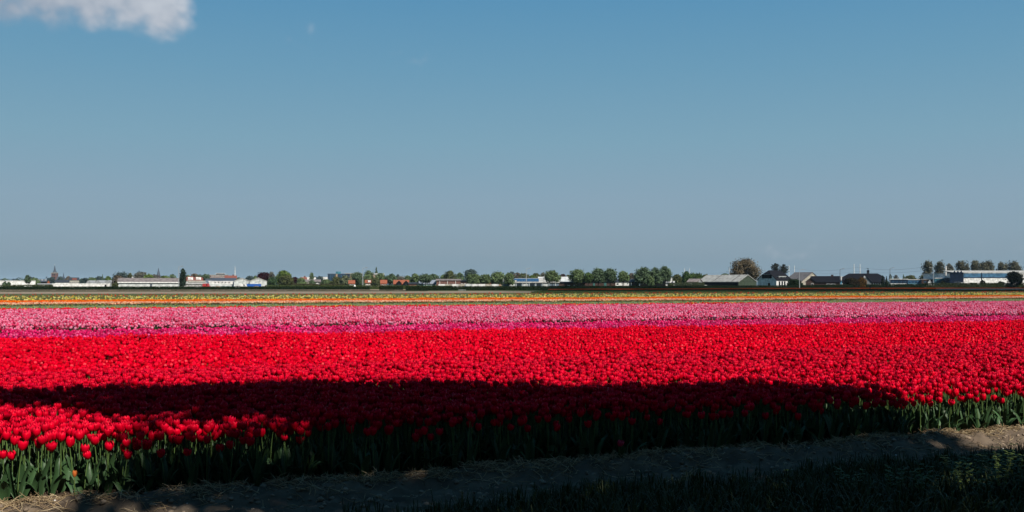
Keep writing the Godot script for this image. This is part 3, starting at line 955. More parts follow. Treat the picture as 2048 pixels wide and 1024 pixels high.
func house(called: String, label: String, cat: String, at: Vector3, turn: float, w: float, dp: float, he: float, hr: float, wall: Material, roof: Material, hip := 0.0, over := 0.3, group := "", turned90 := false) -> Node3D:
	var o := thing(called, label, cat, at, turn, group)
	bw = w; bd = dp; bh = he
	var t := Basis()
	if turned90:
		t = Basis(Vector3.UP, PI / 2)
		var q := w
		w = dp; dp = q
	var b := MB.new()
	var z := dp / 2
	var hk := hr - (hr - he) * hip
	var zk := z * (hr - hk) / maxf(hr - he, 0.01)
	var pts := PackedVector3Array([Vector3(-w / 2, -0.3, -z), Vector3(-w / 2, -0.3, z), Vector3(-w / 2, he, z)])
	if hip > 0.0:
		pts.append(Vector3(-w / 2, hk, zk)); pts.append(Vector3(-w / 2, hk, -zk))
	else:
		pts.append(Vector3(-w / 2, hr, 0))
	pts.append(Vector3(-w / 2, he, -z))
	for i in pts.size(): pts[i] = t * pts[i]
	b.extrude(pts, t * Vector3(w, 0, 0))
	part("wall", b.mesh(), wall, o)
	var r := MB.new()
	var slope := (hr - he) / z
	var lift := Vector3(0, 0.06, 0)
	for s in [1.0, -1.0]:
		var x := w / 2 + over
		var inset := zk * 0.8 if hip > 0.0 else 0.0
		var q := PackedVector3Array([Vector3(-x, he - over * slope, z + over), Vector3(x, he - over * slope, z + over)])
		if hip > 0.0: q.append(Vector3(x, hk, zk))
		q.append(Vector3(x - inset, hr, 0)); q.append(Vector3(-x + inset, hr, 0))
		if hip > 0.0: q.append(Vector3(-x, hk, zk))
		for i in q.size(): q[i] = t * (Basis(Vector3.UP, 0.0 if s > 0 else PI) * (q[i] + lift))
		r.extrude(q, t * Vector3(0, -0.22, 0))
		if hip > 0.0:
			var e := PackedVector3Array([Vector3(x, hk, zk), Vector3(x, hk, -zk), Vector3(x - inset, hr, 0)])
			for i in 3: e[i] = t * (Basis(Vector3.UP, 0.0 if s > 0 else PI) * (e[i] + lift * 1.1))
			r.extrude(e, t * (Basis(Vector3.UP, 0.0 if s > 0 else PI) * Vector3(-0.22, 0, 0)))
	part("roof", r.mesh(), roof, o)
	return o

# where a building stands whose front faces the camera: [place of its middle, turn, narrowing]
func facing(px: float, d: float, dp: float) -> Array:
	var a := atan2(-across(px, d), d)
	return [Vector3(across(px, d), 0, -d) - Vector3(sin(a), 0, cos(a)) * dp / 2, a, cos(a)]

func front(called: String, label: String, cat: String, px0: float, px1: float, d: float, py_eave: float, py_ridge: float, dp: float, wall: Material, roof: Material, hip := 0.0, turned90 := false, group := "") -> Node3D:
	var q := facing((px0 + px1) * 0.5, d, dp)
	return house(called, label, cat, q[0], q[1], (px1 - px0) / F * d * q[2], dp, up(py_eave, d), up(py_ridge, d), wall, roof, hip, 0.3, group, turned90)

func gable_front(called: String, label: String, cat: String, px: float, d: float, w: float, dp: float, py_eave: float, py_ridge: float, wall: Material, roof: Material, over := 0.2, group := "") -> Node3D:
	var q := facing(px, d, dp)
	return house(called, label, cat, q[0], q[1], w * q[2], dp, up(py_eave, d), up(py_ridge, d), wall, roof, 0.0, over, group, true)

func block(called: String, label: String, cat: String, px0: float, px1: float, d: float, py_top: float, dp: float, wall: Material, roof: Material, group := "") -> Node3D:
	var w := (px1 - px0) / F * d
	var h := up(py_top, d)
	var q := facing((px0 + px1) * 0.5, d, dp)
	if w > 60.0: q = [Vector3(across((px0 + px1) * 0.5, d), 0, -d - dp / 2), 0.0, 1.0]
	w *= q[2]
	var o := thing(called, label, cat, q[0], q[1], group)
	bw = w; bd = dp; bh = h
	boxpart("wall", Vector3(-w / 2, -0.3, -dp / 2), Vector3(w / 2, h - 0.3, dp / 2), wall, o)
	boxpart("roof", Vector3(-w / 2 - 0.15, h - 0.3, -dp / 2 - 0.15), Vector3(w / 2 + 0.15, h, dp / 2 + 0.15), roof, o)
	return o

func win(o: Node3D, face: String, a: float, y: float, w: float, h: float, frame := "white_paint", pane := "glass") -> void:
	var z := bd / 2 if face in ["f"] else bw / 2
	var t := Basis(Vector3.UP, {"f": 0.0, "r": PI / 2, "l": -PI / 2}[face])
	var b := MB.new()
	b.box(Vector3(a - w / 2, y, z - 0.1), Vector3(a + w / 2, y + h, z + 0.04))
	var m := MB.new()
	m.add(b, Transform3D(t, Vector3.ZERO))
	var f := part("window", m.mesh(), mats[frame], o)
	b = MB.new()
	b.box(Vector3(a - w / 2 + 0.12, y + 0.12, z - 0.05), Vector3(a + w / 2 - 0.12, y + h - 0.12, z + 0.06))
	m = MB.new()
	m.add(b, Transform3D(t, Vector3.ZERO))
	part("pane", m.mesh(), mats[pane], f)

func winrow(o: Node3D, face: String, n: int, a0: float, a1: float, y: float, w: float, h: float, frame := "white_paint", pane := "glass") -> void:
	for i in n:
		win(o, face, lerpf(a0, a1, (i + 0.5) / n), y, w, h, frame, pane)

func chimney(o: Node3D, x: float, y0: float, y1: float, z: float, m: Material) -> void:
	var b := MB.new()
	b.box(Vector3(x - 0.4, y0, z - 0.35), Vector3(x + 0.4, y1, z + 0.35))
	b.box(Vector3(x - 0.5, y1, z - 0.45), Vector3(x + 0.5, y1 + 0.18, z + 0.45))
	part("chimney", b.mesh(), m, o)

func make_buildings() -> void:
	var white := mat("white_paint", Color(1.0, 1.0, 0.99), 0.7, 0.3, false, 0.15)
	var glass := mat("glass", Color(0.02, 0.028, 0.035), 0.12, 0.5)
	var green_glass := mat("green_glass", Color(0.06, 0.16, 0.15), 0.15, 0.5)
	var grey := mat("grey_sheet", Color(0.42, 0.44, 0.46), 0.6, 0.3, false, 0.12)
	var pale := mat("pale_sheet", Color(0.74, 0.78, 0.78), 0.6, 0.3, false, 0.12)
	var slate := mat("slate", Color(0.075, 0.095, 0.13), 0.6, 0.3, false, 0.3)
	var dark := mat("dark_tile", Color(0.012, 0.012, 0.017), 0.7, 0.2, false, 0.3)
	var dark2 := mat("dark_blue_tile", Color(0.05, 0.06, 0.078), 0.7, 0.2, false, 0.3)
	var brick := mat("brick", Color(0.24, 0.125, 0.105), 0.9, 0.2, false, 0.3)
	var brick2 := mat("dark_brick", Color(0.10, 0.066, 0.058), 0.9, 0.2, false, 0.3)
	var buff := mat("buff_brick", Color(0.44, 0.32, 0.22), 0.9, 0.2, false, 0.3)
	var orange := mat("orange_tile", Color(0.42, 0.135, 0.075), 0.8, 0.2, false, 0.3)
	var redt := mat("red_tile", Color(0.31, 0.11, 0.085), 0.8, 0.2, false, 0.3)
	var fibre := mat("fibre_roof", Color(0.27, 0.235, 0.235), 0.9, 0.2, false, 0.1)
	var lightroof := mat("light_roof", Color(0.56, 0.56, 0.54), 0.8, 0.2, false, 0.1)
	var black := mat("black_boards", Color(0.010, 0.012, 0.012), 0.8, 0.2, false, 0.2)
	var olive := mat("green_sheet", Color(0.062, 0.085, 0.06), 0.7, 0.25, false, 0.2)
	var blue := mat("blue_sheet", Color(0.012, 0.10, 0.42), 0.6, 0.3)
	var steel := mat("blue_cladding", Color(0.065, 0.19, 0.34), 0.55, 0.3, false, 0.1)
	var navy := mat("navy_cladding", Color(0.012, 0.028, 0.065), 0.5, 0.3, false, 0.1)
	var teal := mat("teal_cladding", Color(0.06, 0.26, 0.33), 0.6, 0.3, false, 0.1)
	var beige := mat("beige_wall", Color(0.50, 0.47, 0.40), 0.8, 0.2, false, 0.15)
	var panelblue := mat("solar_blue", Color(0.022, 0.07, 0.17), 0.25, 0.5)
	var o: Node3D
	var b: MB

	# -- far left
	o = block("greenhouse", "long low white greenhouse at the far left behind the lone tree", "greenhouse", -70, 72, 520, 561.2, 30, white, white)
	for i in 14: boxpart("panel", Vector3(-bw / 2 + (i + 0.06) * bw / 14, 0, bd / 2), Vector3(-bw / 2 + (i + 0.94) * bw / 14, bh - 0.5, bd / 2 + 0.08), white, o)
	o = front("shed", "dark low shed with pale roof lights left of the church", "shed", 73, 93, 560, 563, 559, 14, black, slate)
	for i in 3: boxpart("skylight", Vector3(-2.0 + i * 1.8, up(560.5, 560), bd / 2 - 2.2), Vector3(-1.0 + i * 1.8, up(559.4, 560), bd / 2 - 1.4), white, o)
	gable_front("cottage", "small cottage with an orange gable below the church tower", "house", 97, 520, 1.4, 9, 564, 560, orange, dark, 0.1)
	# church
	o = thing("church", "far brick church with a tall slate spire and blue nave", "church", Vector3(across(109.5, 1800), 0, -1800))
	boxpart("tower", Vector3(-4.3, 0, -4.3), Vector3(4.3, up(545.5, 1800), 4.3), brick, o)
	b = MB.new()
	b.box(Vector3(-4.7, up(546.5, 1800), -4.7), Vector3(4.7, up(545.2, 1800), 4.7))
	part("cornice", b.mesh(), beige, o)
	b = MB.new()
	for q in [[4.0, 545.2, 2.5, 542.6], [2.3, 542.6, 0.1, 530.2]]:
		for s in 8:
			var a0 := TAU * (s + 0.5) / 8
			var a1 := TAU * (s + 1.5) / 8
			b.quad(Vector3(cos(a1) * q[0], up(q[1], 1800), sin(a1) * q[0]), Vector3(cos(a0) * q[0], up(q[1], 1800), sin(a0) * q[0]), Vector3(cos(a0) * q[2], up(q[3], 1800), sin(a0) * q[2]), Vector3(cos(a1) * q[2], up(q[3], 1800), sin(a1) * q[2]))
	var sp := part("spire", b.mesh(), slate, o)
	boxpart("weathervane", Vector3(-0.4, up(530.2, 1800), -0.15), Vector3(0.4, up(528.6, 1800), 0.15), white, sp)
	for i in 2:
		for y in [557.0, 551.0]: boxpart("window", Vector3(-2.6 + i * 3.2, up(y, 1800), 4.3), Vector3(-0.6 + i * 3.2, up(y - 3.4, 1800), 4.45), glass, o)
	b = MB.new()
	b.extrude(PackedVector3Array([Vector3(4.4, 0, 5), Vector3(4.4, 0, -7), Vector3(4.4, up(560, 1800), -7), Vector3(4.4, up(553.2, 1800), -1), Vector3(4.4, up(560, 1800), 5)]), Vector3(12.4, 0, 0))
	part("nave", b.mesh(), slate, o)
	b = MB.new()
	b.tube(PackedVector3Array([Vector3(15.4, up(554, 1800), -1), Vector3(15.4, up(550, 1800), -1), Vector3(15.4, up(545, 1800), -1)]), PackedFloat32Array([0.9, 0.7, 0.1]), 6)
	part("ridge_turret", b.mesh(), slate, o)
	o = thing("church_tower", "distant dark slate spire showing above the trees behind the long grey shed", "church tower", Vector3(across(317, 1700), 0, -1700))
	boxpart("tower", Vector3(-2.6, 0, -2.6), Vector3(2.6, up(550.5, 1700), 2.6), brick2, o)
	b = MB.new()
	for s in 8:
		var a0 := TAU * s / 8
		var a1 := TAU * (s + 1) / 8
		b.tri(Vector3(cos(a1) * 3.1, up(551, 1700), sin(a1) * 3.1), Vector3(cos(a0) * 3.1, up(551, 1700), sin(a0) * 3.1), Vector3(0, up(535, 1700), 0))
	part("spire", b.mesh(), slate, o)
	o = front("house", "wide house with a dark roof and red dormer right of the church", "house", 139, 158, 900, 560, 555, 9, beige, dark2)
	winrow(o, "f", 5, -bw / 2, bw / 2, 3.2, 1.0, 1.4)
	boxpart("dormer", Vector3(-1.8, bh, 1.5), Vector3(2.2, bh + 1.6, 4.4), redt, o)
	o = front("house", "row of low white fronted houses below the church nave", "house", 111, 138, 760, 564.5, 560, 9, white, dark2)
	winrow(o, "f", 6, -bw / 2, bw / 2, 0.9, 1.2, 1.5)
	for i in 3:
		var q: Array = [[171, 183, "left"], [186, 203, "middle"], [206, 226, "right"]][i]
		o = thing("poly_tunnel", ["small grey arched tunnel, the nearest of three to the church", "grey arched tunnel left of the dark conical tree", "grey arched tunnel right of the dark conical tree"][i], "tunnel", Vector3(across((q[0] + q[1]) * 0.5, 560), 0, -560), 0.0, "arched tunnels behind the white greenhouse")
		b = MB.new()
		var rr: float = (q[1] - q[0]) / F * 560 / 2
		var hh := up(560.8 - i * 0.3, 560)
		for s in 10:
			var a0 := PI * s / 10
			var a1 := PI * (s + 1) / 10
			b.quad(Vector3(cos(a0) * rr, sin(a0) * hh, 0), Vector3(cos(a0) * rr, sin(a0) * hh, -14), Vector3(cos(a1) * rr, sin(a1) * hh, -14), Vector3(cos(a1) * rr, sin(a1) * hh, 0))
			b.tri(Vector3.ZERO, Vector3(cos(a0) * rr, sin(a0) * hh, 0), Vector3(cos(a1) * rr, sin(a1) * hh, 0))
		part("cover", b.mesh(), grey, o)
	o = block("greenhouse", "long white panelled greenhouse wall below the church", "greenhouse", 105, 220, 400, 567.0, 12, white, white)
	for i in 20: boxpart("panel", Vector3(-bw / 2 + (i + 0.05) * bw / 20, 0, bd / 2), Vector3(-bw / 2 + (i + 0.95) * bw / 20, bh - 0.35, bd / 2 + 0.07), white, o)
	boxpart("vent", Vector3(bw / 2 - 1.9, 0.9, bd / 2 + 0.07), Vector3(bw / 2 - 1.2, 1.7, bd / 2 + 0.12), dark, o)
	front("barn", "low flat roofed grey shed behind the left end of the white panels", "shed", 76, 105, 440, 568, 567, 8, grey, grey)
	# long grey shed
	o = front("long_shed", "long grey brown roofed shed with a pale front and a white eaves strip", "shed", 237, 358, 390, 564.2, 556, 12, pale, fibre)
	boxpart("eaves_strip", Vector3(-bw / 2 - 0.2, bh - 0.35, bd / 2 + 0.32), Vector3(bw / 2 + 0.2, bh + 0.05, bd / 2 + 0.5), white, o)
	for i in 18: boxpart("panel", Vector3(-bw / 2 + (i + 0.04) * bw / 18, 0.1, bd / 2), Vector3(-bw / 2 + (i + 0.96) * bw / 18, bh - 0.5, bd / 2 + 0.06), pale, o)
	boxpart("door", Vector3(bw / 2 - 10.6, 0, bd / 2 + 0.06), Vector3(bw / 2 - 9.9, bh - 0.7, bd / 2 + 0.12), slate, o)
	boxpart("chimney", Vector3(-bw / 2 + 4.8, up(557, 390), -0.6), Vector3(-bw / 2 + 5.4, up(553.5, 390), 0.0), lightroof, o)
	# grey low barn and houses behind the poplar
	o = front("grey_shed", "low grey shed right of the tall dark poplar", "shed", 362, 412, 380, 567.4, 565.3, 10, grey, lightroof)
	winrow(o, "f", 6, -bw / 2 + 1, bw / 2 - 1, 1.0, 0.9, 0.5)
	for i in 2:
		o = front("villa", ["white gabled house with a red tiled roof, nearest the poplar", "white gabled house with a red tiled roof, next to the grey hall"][i], "house", [373, 389][i], [389, 405][i], 450, 560.5, [552.5, 553.5][i], 10, white, redt, 0.35, false, "pair of white houses with red roofs")
		winrow(o, "f", 2, -bw / 2 + 0.4, bw / 2 - 0.4, 3.0 - i * 0.2, 1.0, 0.9)
		boxpart("gable_dormer", Vector3(-1.1, bh + 0.1, bd / 2 - 2.4), Vector3(1.1, bh + 1.4, bd / 2 - 0.6), white, o)
	o = front("terrace", "row of low brown fronted houses in front of the white gables", "house", 376, 413, 430, 563.5, 561.4, 6, brick, beige)
	winrow(o, "f", 8, -bw / 2 + 0.4, bw / 2 - 0.4, 1.0, 0.8, 1.2)
	# apartment block
	o = block("apartment_block", "brick apartment block with a white roof cabin", "building", 419, 456, 620, 549.5, 14, brick, beige)
	for k in 2: winrow(o, "f", 8, -bw / 2 + 0.4, bw / 2 - 0.4, up(553.4 + k * 3.6, 620), 0.85, 0.75)
	boxpart("cabin", Vector3(-1.6, bh, -3), Vector3(3.6, up(546.8, 620), 3), slate, o)
	boxpart("cabin_roof", Vector3(-1.9, up(546.8, 620), -3.3), Vector3(3.9, up(546.2, 620), 3.3), white, o)
	o = front("row_house", "red roofed house right of the brick apartment block", "house", 450, 473, 600, 557, 551, 10, brick, redt)
	chimney(o, 1.4, up(552, 600), up(549.5, 600), 0, brick)
	o = front("hall", "dark grey roofed hall behind the white building with round vents", "hall", 422, 471, 400, 566, 556, 14, slate, slate)
	block("side_building", "plain blue grey block at the left end of the dark hall", "building", 411, 423, 392, 557, 8, mat("blue_grey", Color(0.16, 0.2, 0.25)), slate)
	o = block("white_building", "white flat building with a row of round vents", "building", 418, 466, 370, 562.0, 9, white, white)
	for i in 5:
		b = MB.new()
		var x := lerpf(-bw / 2 + 2.2, bw / 2 - 1.4, i / 4.0)
		b.tube(PackedVector3Array([Vector3(x, up(564.3, 370), bd / 2 - 0.05), Vector3(x, up(564.3, 370), bd / 2 + 0.1)]), PackedFloat32Array([0.22, 0.22]), 10)
		part("vent", b.mesh(), dark, o)
	boxpart("band", Vector3(-bw / 2, 0.0, bd / 2), Vector3(bw / 2, up(567.4, 370), bd / 2 + 0.05), pale, o)
	for i in 3: boxpart("door", Vector3(-bw / 2 + [2.4, 4.3, 6.1][i], 0, bd / 2 + 0.05), Vector3(-bw / 2 + [3.9, 5.8, 7.4][i], 1.1, bd / 2 + 0.1), [buff, green_glass, green_glass][i], o)
	# twin gabled white sheds
	for i in 2:
		o = gable_front("gabled_shed", ["pale gabled shed, the left one of the twin sheds", "pale gabled shed with the blue doors, the right one of the twin sheds"][i], "shed", [484.0, 516.5][i], 365, [32.0, 34.0][i] / F * 365, 24, 562, [555.8, 555.4][i], pale, lightroof, 0.15, "twin gabled sheds")
		boxpart("louvre", Vector3(-0.7, up(558.4, 365), bd / 2), Vector3(0.7, up(557.9, 365), bd / 2 + 0.06), grey, o)
		if i == 0: winrow(o, "f", 4, -bw / 2 + 0.4, bw / 2 - 3.0, 0.9, 0.5, 0.55)
		else:
			boxpart("door", Vector3(-bw / 2 - 1.6, 0, bd / 2 + 0.02), Vector3(bw / 2 - 2.0, up(567.8, 365), bd / 2 + 0.16), blue, o)
			winrow(o, "f", 2, bw / 2 - 1.7, bw / 2 - 0.1, 0.9, 0.6, 0.5)
	# between the big green tree and the office
	o = front("house", "house with a red roof among the trees right of the dark red tree", "house", 601, 613, 520, 560, 554.5, 9, brick, redt)
	chimney(o, 0.6, up(555.5, 520), up(552.5, 520), 0, brick)
	o = front("bungalow", "long bungalow with a brown roof and a white gable left of the office", "house", 608, 641, 470, 563, 559.0, 10, beige, fibre)
	win(gable_front("cottage", "small white gabled cottage in front of the brown roofed bungalow", "house", 635.5, 440, 2.6, 8, 567, 563.5, white, dark, 0.25), "f", 0, 1.2, 0.9, 0.8)
	block("warehouse", "distant white flat warehouse left of the office", "warehouse", 604, 632, 1000, 554, 30, white, white)
	block("warehouse", "distant white stepped warehouse touching the office", "warehouse", 638, 658, 950, 553.5, 30, white, lightroof)
	o = block("office", "dark blue office block with a roof tower", "office", 655.5, 700, 560, 547.3, 14, navy, slate)
	for k in 3: winrow(o, "f", 8, -bw / 2 + 0.4, bw / 2 - 2.5, up(552.0 + k * 4.2, 560), 1.1, 0.8, "blue_cladding", "glass")
	boxpart("roof_tower", Vector3(-bw / 2 + 4.4, bh, -3), Vector3(-bw / 2 + 7.2, up(543, 560), 3), teal, o)
	boxpart("stair_tower", Vector3(-bw / 2 + 4.4, 2, bd / 2), Vector3(-bw / 2 + 5.4, bh - 0.2, bd / 2 + 1.2), buff, o)
	o = block("flat_block", "buff coloured flat roofed block between the office and the lamp post", "building", 690, 724, 590, 546.5, 12, buff, beige)
	winrow(o, "f", 5, -bw / 2 + 0.5, bw / 2 - 0.5, up(551, 590), 1.0, 0.8)
	o = front("flat_block", "pinkish block behind the crowns near the pointed conifer", "building", 741, 768, 680, 549, 546.5, 12, mat("pinkish", Color(0.5, 0.34, 0.29)), lightroof)
	# orange roofed houses
	var ol := ["orange roofed house half hidden left of the lamp post", "orange roofed house with a white dormer right of the lamp post", "orange roofed brick house beside the pale box"]
	var op := [[698, 709], [731, 741], [762, 773]]
	for i in 3:
		o = front("orange_house", ol[i], "house", op[i][0], op[i][1], 400, [566.5, 565, 566.5][i], [560.5, 560, 559.8][i], 8, [brick2, beige, orange][i], orange, 0.0, false, "orange roofed houses")
		winrow(o, "f", 2, -bw / 2 + 0.1, bw / 2 - 0.1, 0.8, 0.7, 0.9)
		if i == 1: boxpart("dormer", Vector3(0, bh + 0.1, 1.5), Vector3(bw / 2, bh + 0.9, 4.0), white, o)
	o = front("twin_gable_house", "orange roofed house with two dark front gables", "house", 788, 817, 400, 567.5, 560, 9, brick2, orange)
	for i in 2:
		var g := house("x", "", "", Vector3.ZERO, 0.0, 2.0, 2.4, up(566, 400), up(561.2, 400), black, black, 0.0, 0.1, "", true)
		remove_child(g)
		names["x"] = 0
		g.name = "front_gable"
		o.add_child(g, true)
		g.position = Vector3([-0.9, 1.9][i], 0, 5.4)
		var pane := MB.new()
		pane.box(Vector3(-0.5, 1.2, 1.2), Vector3(0.5, 2.0, 1.25))
		part("pane", pane.mesh(), glass, g)
	front("low_house", "low brown house in the shade of the tree before the teal building", "house", 818, 834, 390, 567, 565, 8, brick, dark2)
	o = front("teal_building", "low teal fronted building with a grey roof", "building", 839, 870, 385, 567, 560, 10, teal, mat("pale_slate", Color(0.25, 0.29, 0.35)))
	winrow(o, "f", 4, -bw / 2 + 0.4, bw / 2 - 0.4, 0.9, 0.9, 0.9, "white_paint", "green_glass")
	# brick row
	o = front("brick_row", "long brick row with downpipes behind the pale low wall", "house", 873, 921, 380, 560.3, 558, 9, brick, fibre)
	for x in [-3.3, -0.4, 2.7]: boxpart("downpipe", Vector3(x - 0.08, 0, bd / 2), Vector3(x + 0.08, bh, bd / 2 + 0.15), white, o)
	winrow(o, "f", 4, -bw / 2, bw / 2, 1.0, 0.9, 0.9, "dark_brick", "glass")
	o = front("annex", "dark house with white trim at the right end of the brick row", "house", 921, 952, 385, 562.5, 560, 9, brick2, dark)
	winrow(o, "f", 5, -bw / 2, bw / 2, 0.9, 0.8, 1.2)
	o = front("annex", "dark low house under the trees left of the orange gable", "house", 952, 974, 385, 564, 562, 9, brick2, dark)
	winrow(o, "f", 3, -bw / 2, bw / 2, 0.9, 0.8, 1.0)
	gable_front("orange_house", "narrow orange gabled house nearest the solar roof", "house", 978, 395, 1.6, 8, 566, 560, orange, orange, 0.1, "orange roofed houses")
	front("orange_house", "orange roofed house just left of the solar roof", "house", 990, 1003, 395, 565, 559.6, 8, buff, orange, 0.0, false, "orange roofed houses")
	o = thing("low_wall", "pale low boundary wall of sheets in front of the brick row", "wall", Vector3(across(937, 330), 0, -330))
	for i in 9:
		var x := across(877 + i * 13.4, 330) - o.position.x
		boxpart("panel", Vector3(x, 0, -0.1), Vector3(x + 2.1, up(568.2, 330), 0.1), [white, beige, white, beige, pale, white, white, beige, white][i], o)
		boxpart("post", Vector3(x + 2.1, 0, -0.08), Vector3(x + 2.2, up(567.9, 330), 0.08), grey, o)
	# solar building
	o = front("solar_hall", "long low hall with blue solar panels on its roof", "building", 1007, 1118, 350, 564.4, 556.4, 13, mat("wall_blue_grey", Color(0.14, 0.19, 0.24)), lightroof)
	var sl := (up(556.4, 350) - bh) / (bd / 2)
	for r in 2:
		for i in 9:
			var x0 := -bw / 2 + 3.6 + i * 0.98 - (0.6 if r == 0 and i == 0 else 0.0)
			b = MB.new()
			var za := bd / 2 - 0.5 - r * 2.6
			var zb := za - 2.45
			var f := func(x: float, z: float): return Vector3(x, bh + (bd / 2 - z) * sl + 0.16, z)
			b.extrude(PackedVector3Array([f.call(x0, za), f.call(x0 + 0.92, za), f.call(x0 + 0.92, zb), f.call(x0, zb)]), Vector3(0, -0.06, 0))
			part("solar_panel", b.mesh(), panelblue, o)
	for i in 8: boxpart("post", Vector3(-bw / 2 + 2.0 + i * 2.3, 0, bd / 2), Vector3(-bw / 2 + 2.2 + i * 2.3, bh - 0.1, bd / 2 + 0.15), pale, o)
	for i in 6: boxpart("window", Vector3(-bw / 2 + 2.4 + i * 2.3, 0.9, bd / 2), Vector3(-bw / 2 + 3.9 + i * 2.3, 1.9, bd / 2 + 0.06), [pale, glass, pale, glass, glass, pale][i], o)
	o = front("white_roofed_hall", "hall with a broad white roof behind the solar hall", "building", 1077, 1146, 375, 563, 553.4, 16, brick, mat("white_sheet", Color(0.8, 0.82, 0.82), 0.6, 0.3, false, 0.12))
	winrow(o, "f", 4, 2.0, bw / 2 - 0.4, 0.8, 1.1, 1.2)
	# long dark roofed row
	o = front("long_bungalow", "long low building with a dark blue roof and pale door panels", "building", 1144, 1278, 365, 563.2, 557.8, 12, brick2, dark2)
	for q in [[1186, 1190], [1208, 1213], [1231, 1244], [1245, 1258], [1261, 1263]]:
		boxpart("door", Vector3(across(q[0], 365) - across(1211, 365), 0, bd / 2), Vector3(across(q[1], 365) - across(1211, 365), up(564.4, 365), bd / 2 + 0.08), white if q[0] > 1230 else mats["green_glass"], o)
	boxpart("window", Vector3(across(1233, 365) - across(1211, 365), 1.6, bd / 2 + 0.08), Vector3(across(1237, 365) - across(1211, 365), 2.1, bd / 2 + 0.12), glass, o)
	b = MB.new()
	for i in 4: b.box(Vector3(4.4 + i * 0.28, up(558.9, 365), bd / 2 - 3.2), Vector3(4.55 + i * 0.28, up(558.0, 365), bd / 2 - 3.0))
	part("roof_vent", b.mesh(), white, o)
	o = front("brick_wing", "low brown brick wing below the white roof", "building", 1118, 1170, 355, 565, 563.4, 8, brick2, dark)
	for x in [-1.6, -1.1, 0.6]: boxpart("door", Vector3(x, 0, bd / 2), Vector3(x + 0.4, 1.5, bd / 2 + 0.06), white, o)
	front("dark_house", "low black house under the tall trees, left of the white cottage", "house", 1280, 1331, 380, 562.5, 559.5, 9, black, dark)
	# white cottage
	o = front("white_cottage", "small white stepped cottage with a tall white chimney", "house", 1330, 1349, 400, 566, 563, 7, white, dark2)
	boxpart("gable", Vector3(-bw / 2 + 0.1, bh - 0.2, 1.0), Vector3(-bw / 2 + 1.7, up(558.5, 400), 3.6), grey, o)
	chimney(o, 0.6, bh - 0.2, up(556.5, 400), 1.5, white)
	for i in 2: boxpart("parapet", Vector3([0.0, 1.4][i], bh - 0.1, 3.0), Vector3([0.5, 1.9][i], bh + 0.8, 3.62), white, o)
	win(o, "f", 0.3, 1.2, 0.9, 1.0)
	# small grey barn, oblique; the big barn; the villa; the beige barn
	o = oblique("small_barn", "small weathered grey barn left of the big barn", "barn", 1395, 1376, 1412, 385, 8.0, 563.5, 557.5, grey, fibre, -1)
	o = oblique("big_barn", "big barn with a light grey roof, dark side wall and green gable", "barn", 1477, 1408, 1525.5, 400, 14.0, 563.0, 549.2, olive, mat("barn_roof", Color(0.40, 0.41, 0.40), 0.8, 0.2, false, 0.1), -1)
	boxpart("side_boards", Vector3(-bw / 2 + 0.02, 0, bd / 2), Vector3(bw / 2 - 0.02, bh - 0.25, bd / 2 + 0.12), black, o)
	for x in [-0.12, 0.33]:
		b = MB.new()
		var s2 := (up(549.2, 400) - bh) / (bd / 2)
		b.extrude(PackedVector3Array([Vector3(bw * x - 0.1, bh - 0.25 * s2 + 0.14, bd / 2 + 0.25), Vector3(bw * x + 0.1, bh - 0.25 * s2 + 0.14, bd / 2 + 0.25), Vector3(bw * x + 0.1, bh + s2 * bd / 2 + 0.14, 0), Vector3(bw * x - 0.1, bh + s2 * bd / 2 + 0.14, 0)]), Vector3(0, -0.05, 0))
		part("roof_joint", b.mesh(), dark, o)
	win(o, "f", bw * 0.06, 1.1, 3.0, 0.9, "grey_sheet", "glass")
	win(o, "f", -bw * 0.44, 1.0, 1.2, 0.9, "pale_sheet", "glass")
	boxpart("door", Vector3(bw / 2, 0, -1.0), Vector3(bw / 2 + 0.05, 3.2, 2.4), olive, o)
	front("low_shed", "small flat white shed between the big barn and the dark roofed villa", "shed", 1517, 1527, 430, 559.5, 557.5, 8, white, white)
	o = oblique("farmhouse", "white farmhouse with a big dark half hipped roof, its left gable in shade", "house", 1553, 1524, 1591, 370, 8.6, 559.0, 540.4, white, dark, 1, 0.42)
	for x in [-0.30, -0.12, 0.05]: win(o, "f", bw * x, 0.7, 1.0, 2.2, "dark_tile", "glass")
	boxpart("door", Vector3(bw * 0.22, 0, bd / 2), Vector3(bw * 0.33, 2.2, bd / 2 + 0.06), dark, o)
	boxpart("gable_door", Vector3(-bw / 2 - 0.06, 0, 0.5), Vector3(-bw / 2, 2.3, 1.5), dark, o)
	boxpart("gable_balcony", Vector3(-bw / 2 - 0.08, 4.0, -2.2), Vector3(-bw / 2, 5.4, 2.2), black, o)
	var dm := boxpart("dormer", Vector3(-1.9, up(557.6, 370), 1.6), Vector3(1.9, up(553.2, 370), bd / 2 - 0.7), white, o)
	boxpart("dormer_roof", Vector3(-2.6, up(553.2, 370), 1.2), Vector3(2.2, up(552.2, 370), bd / 2 - 0.4), pale, dm)
	for i in 4: boxpart("pane", Vector3(-1.7 + i * 0.9, up(556.8, 370), bd / 2 - 0.7), Vector3(-1.0 + i * 0.9, up(554.0, 370), bd / 2 - 0.64), glass, dm)
	o = oblique("beige_barn", "barn with a beige gable and dark grey roof behind the round shrub", "barn", 1602, 1575, 1667, 440, 21.0, 562.5, 544.0, beige, mat("brown_grey_roof", Color(0.15, 0.14, 0.14), 0.5, 0.3, false, 0.1), -1)
	# dark bungalow
	o = front("dark_bungalow", "low dark brick house with a black roof and one chimney", "house", 1622, 1680, 372, 563.6, 552.2, 9, brick2, dark, 0.12)
	chimney(o, 2.4, up(553, 372), up(550.2, 372), 0, brick2)
	winrow(o, "f", 2, 0.2, 3.6, 0.8, 1.4, 1.2)
	win(o, "f", -bw * 0.4, 0.8, 0.8, 1.4)
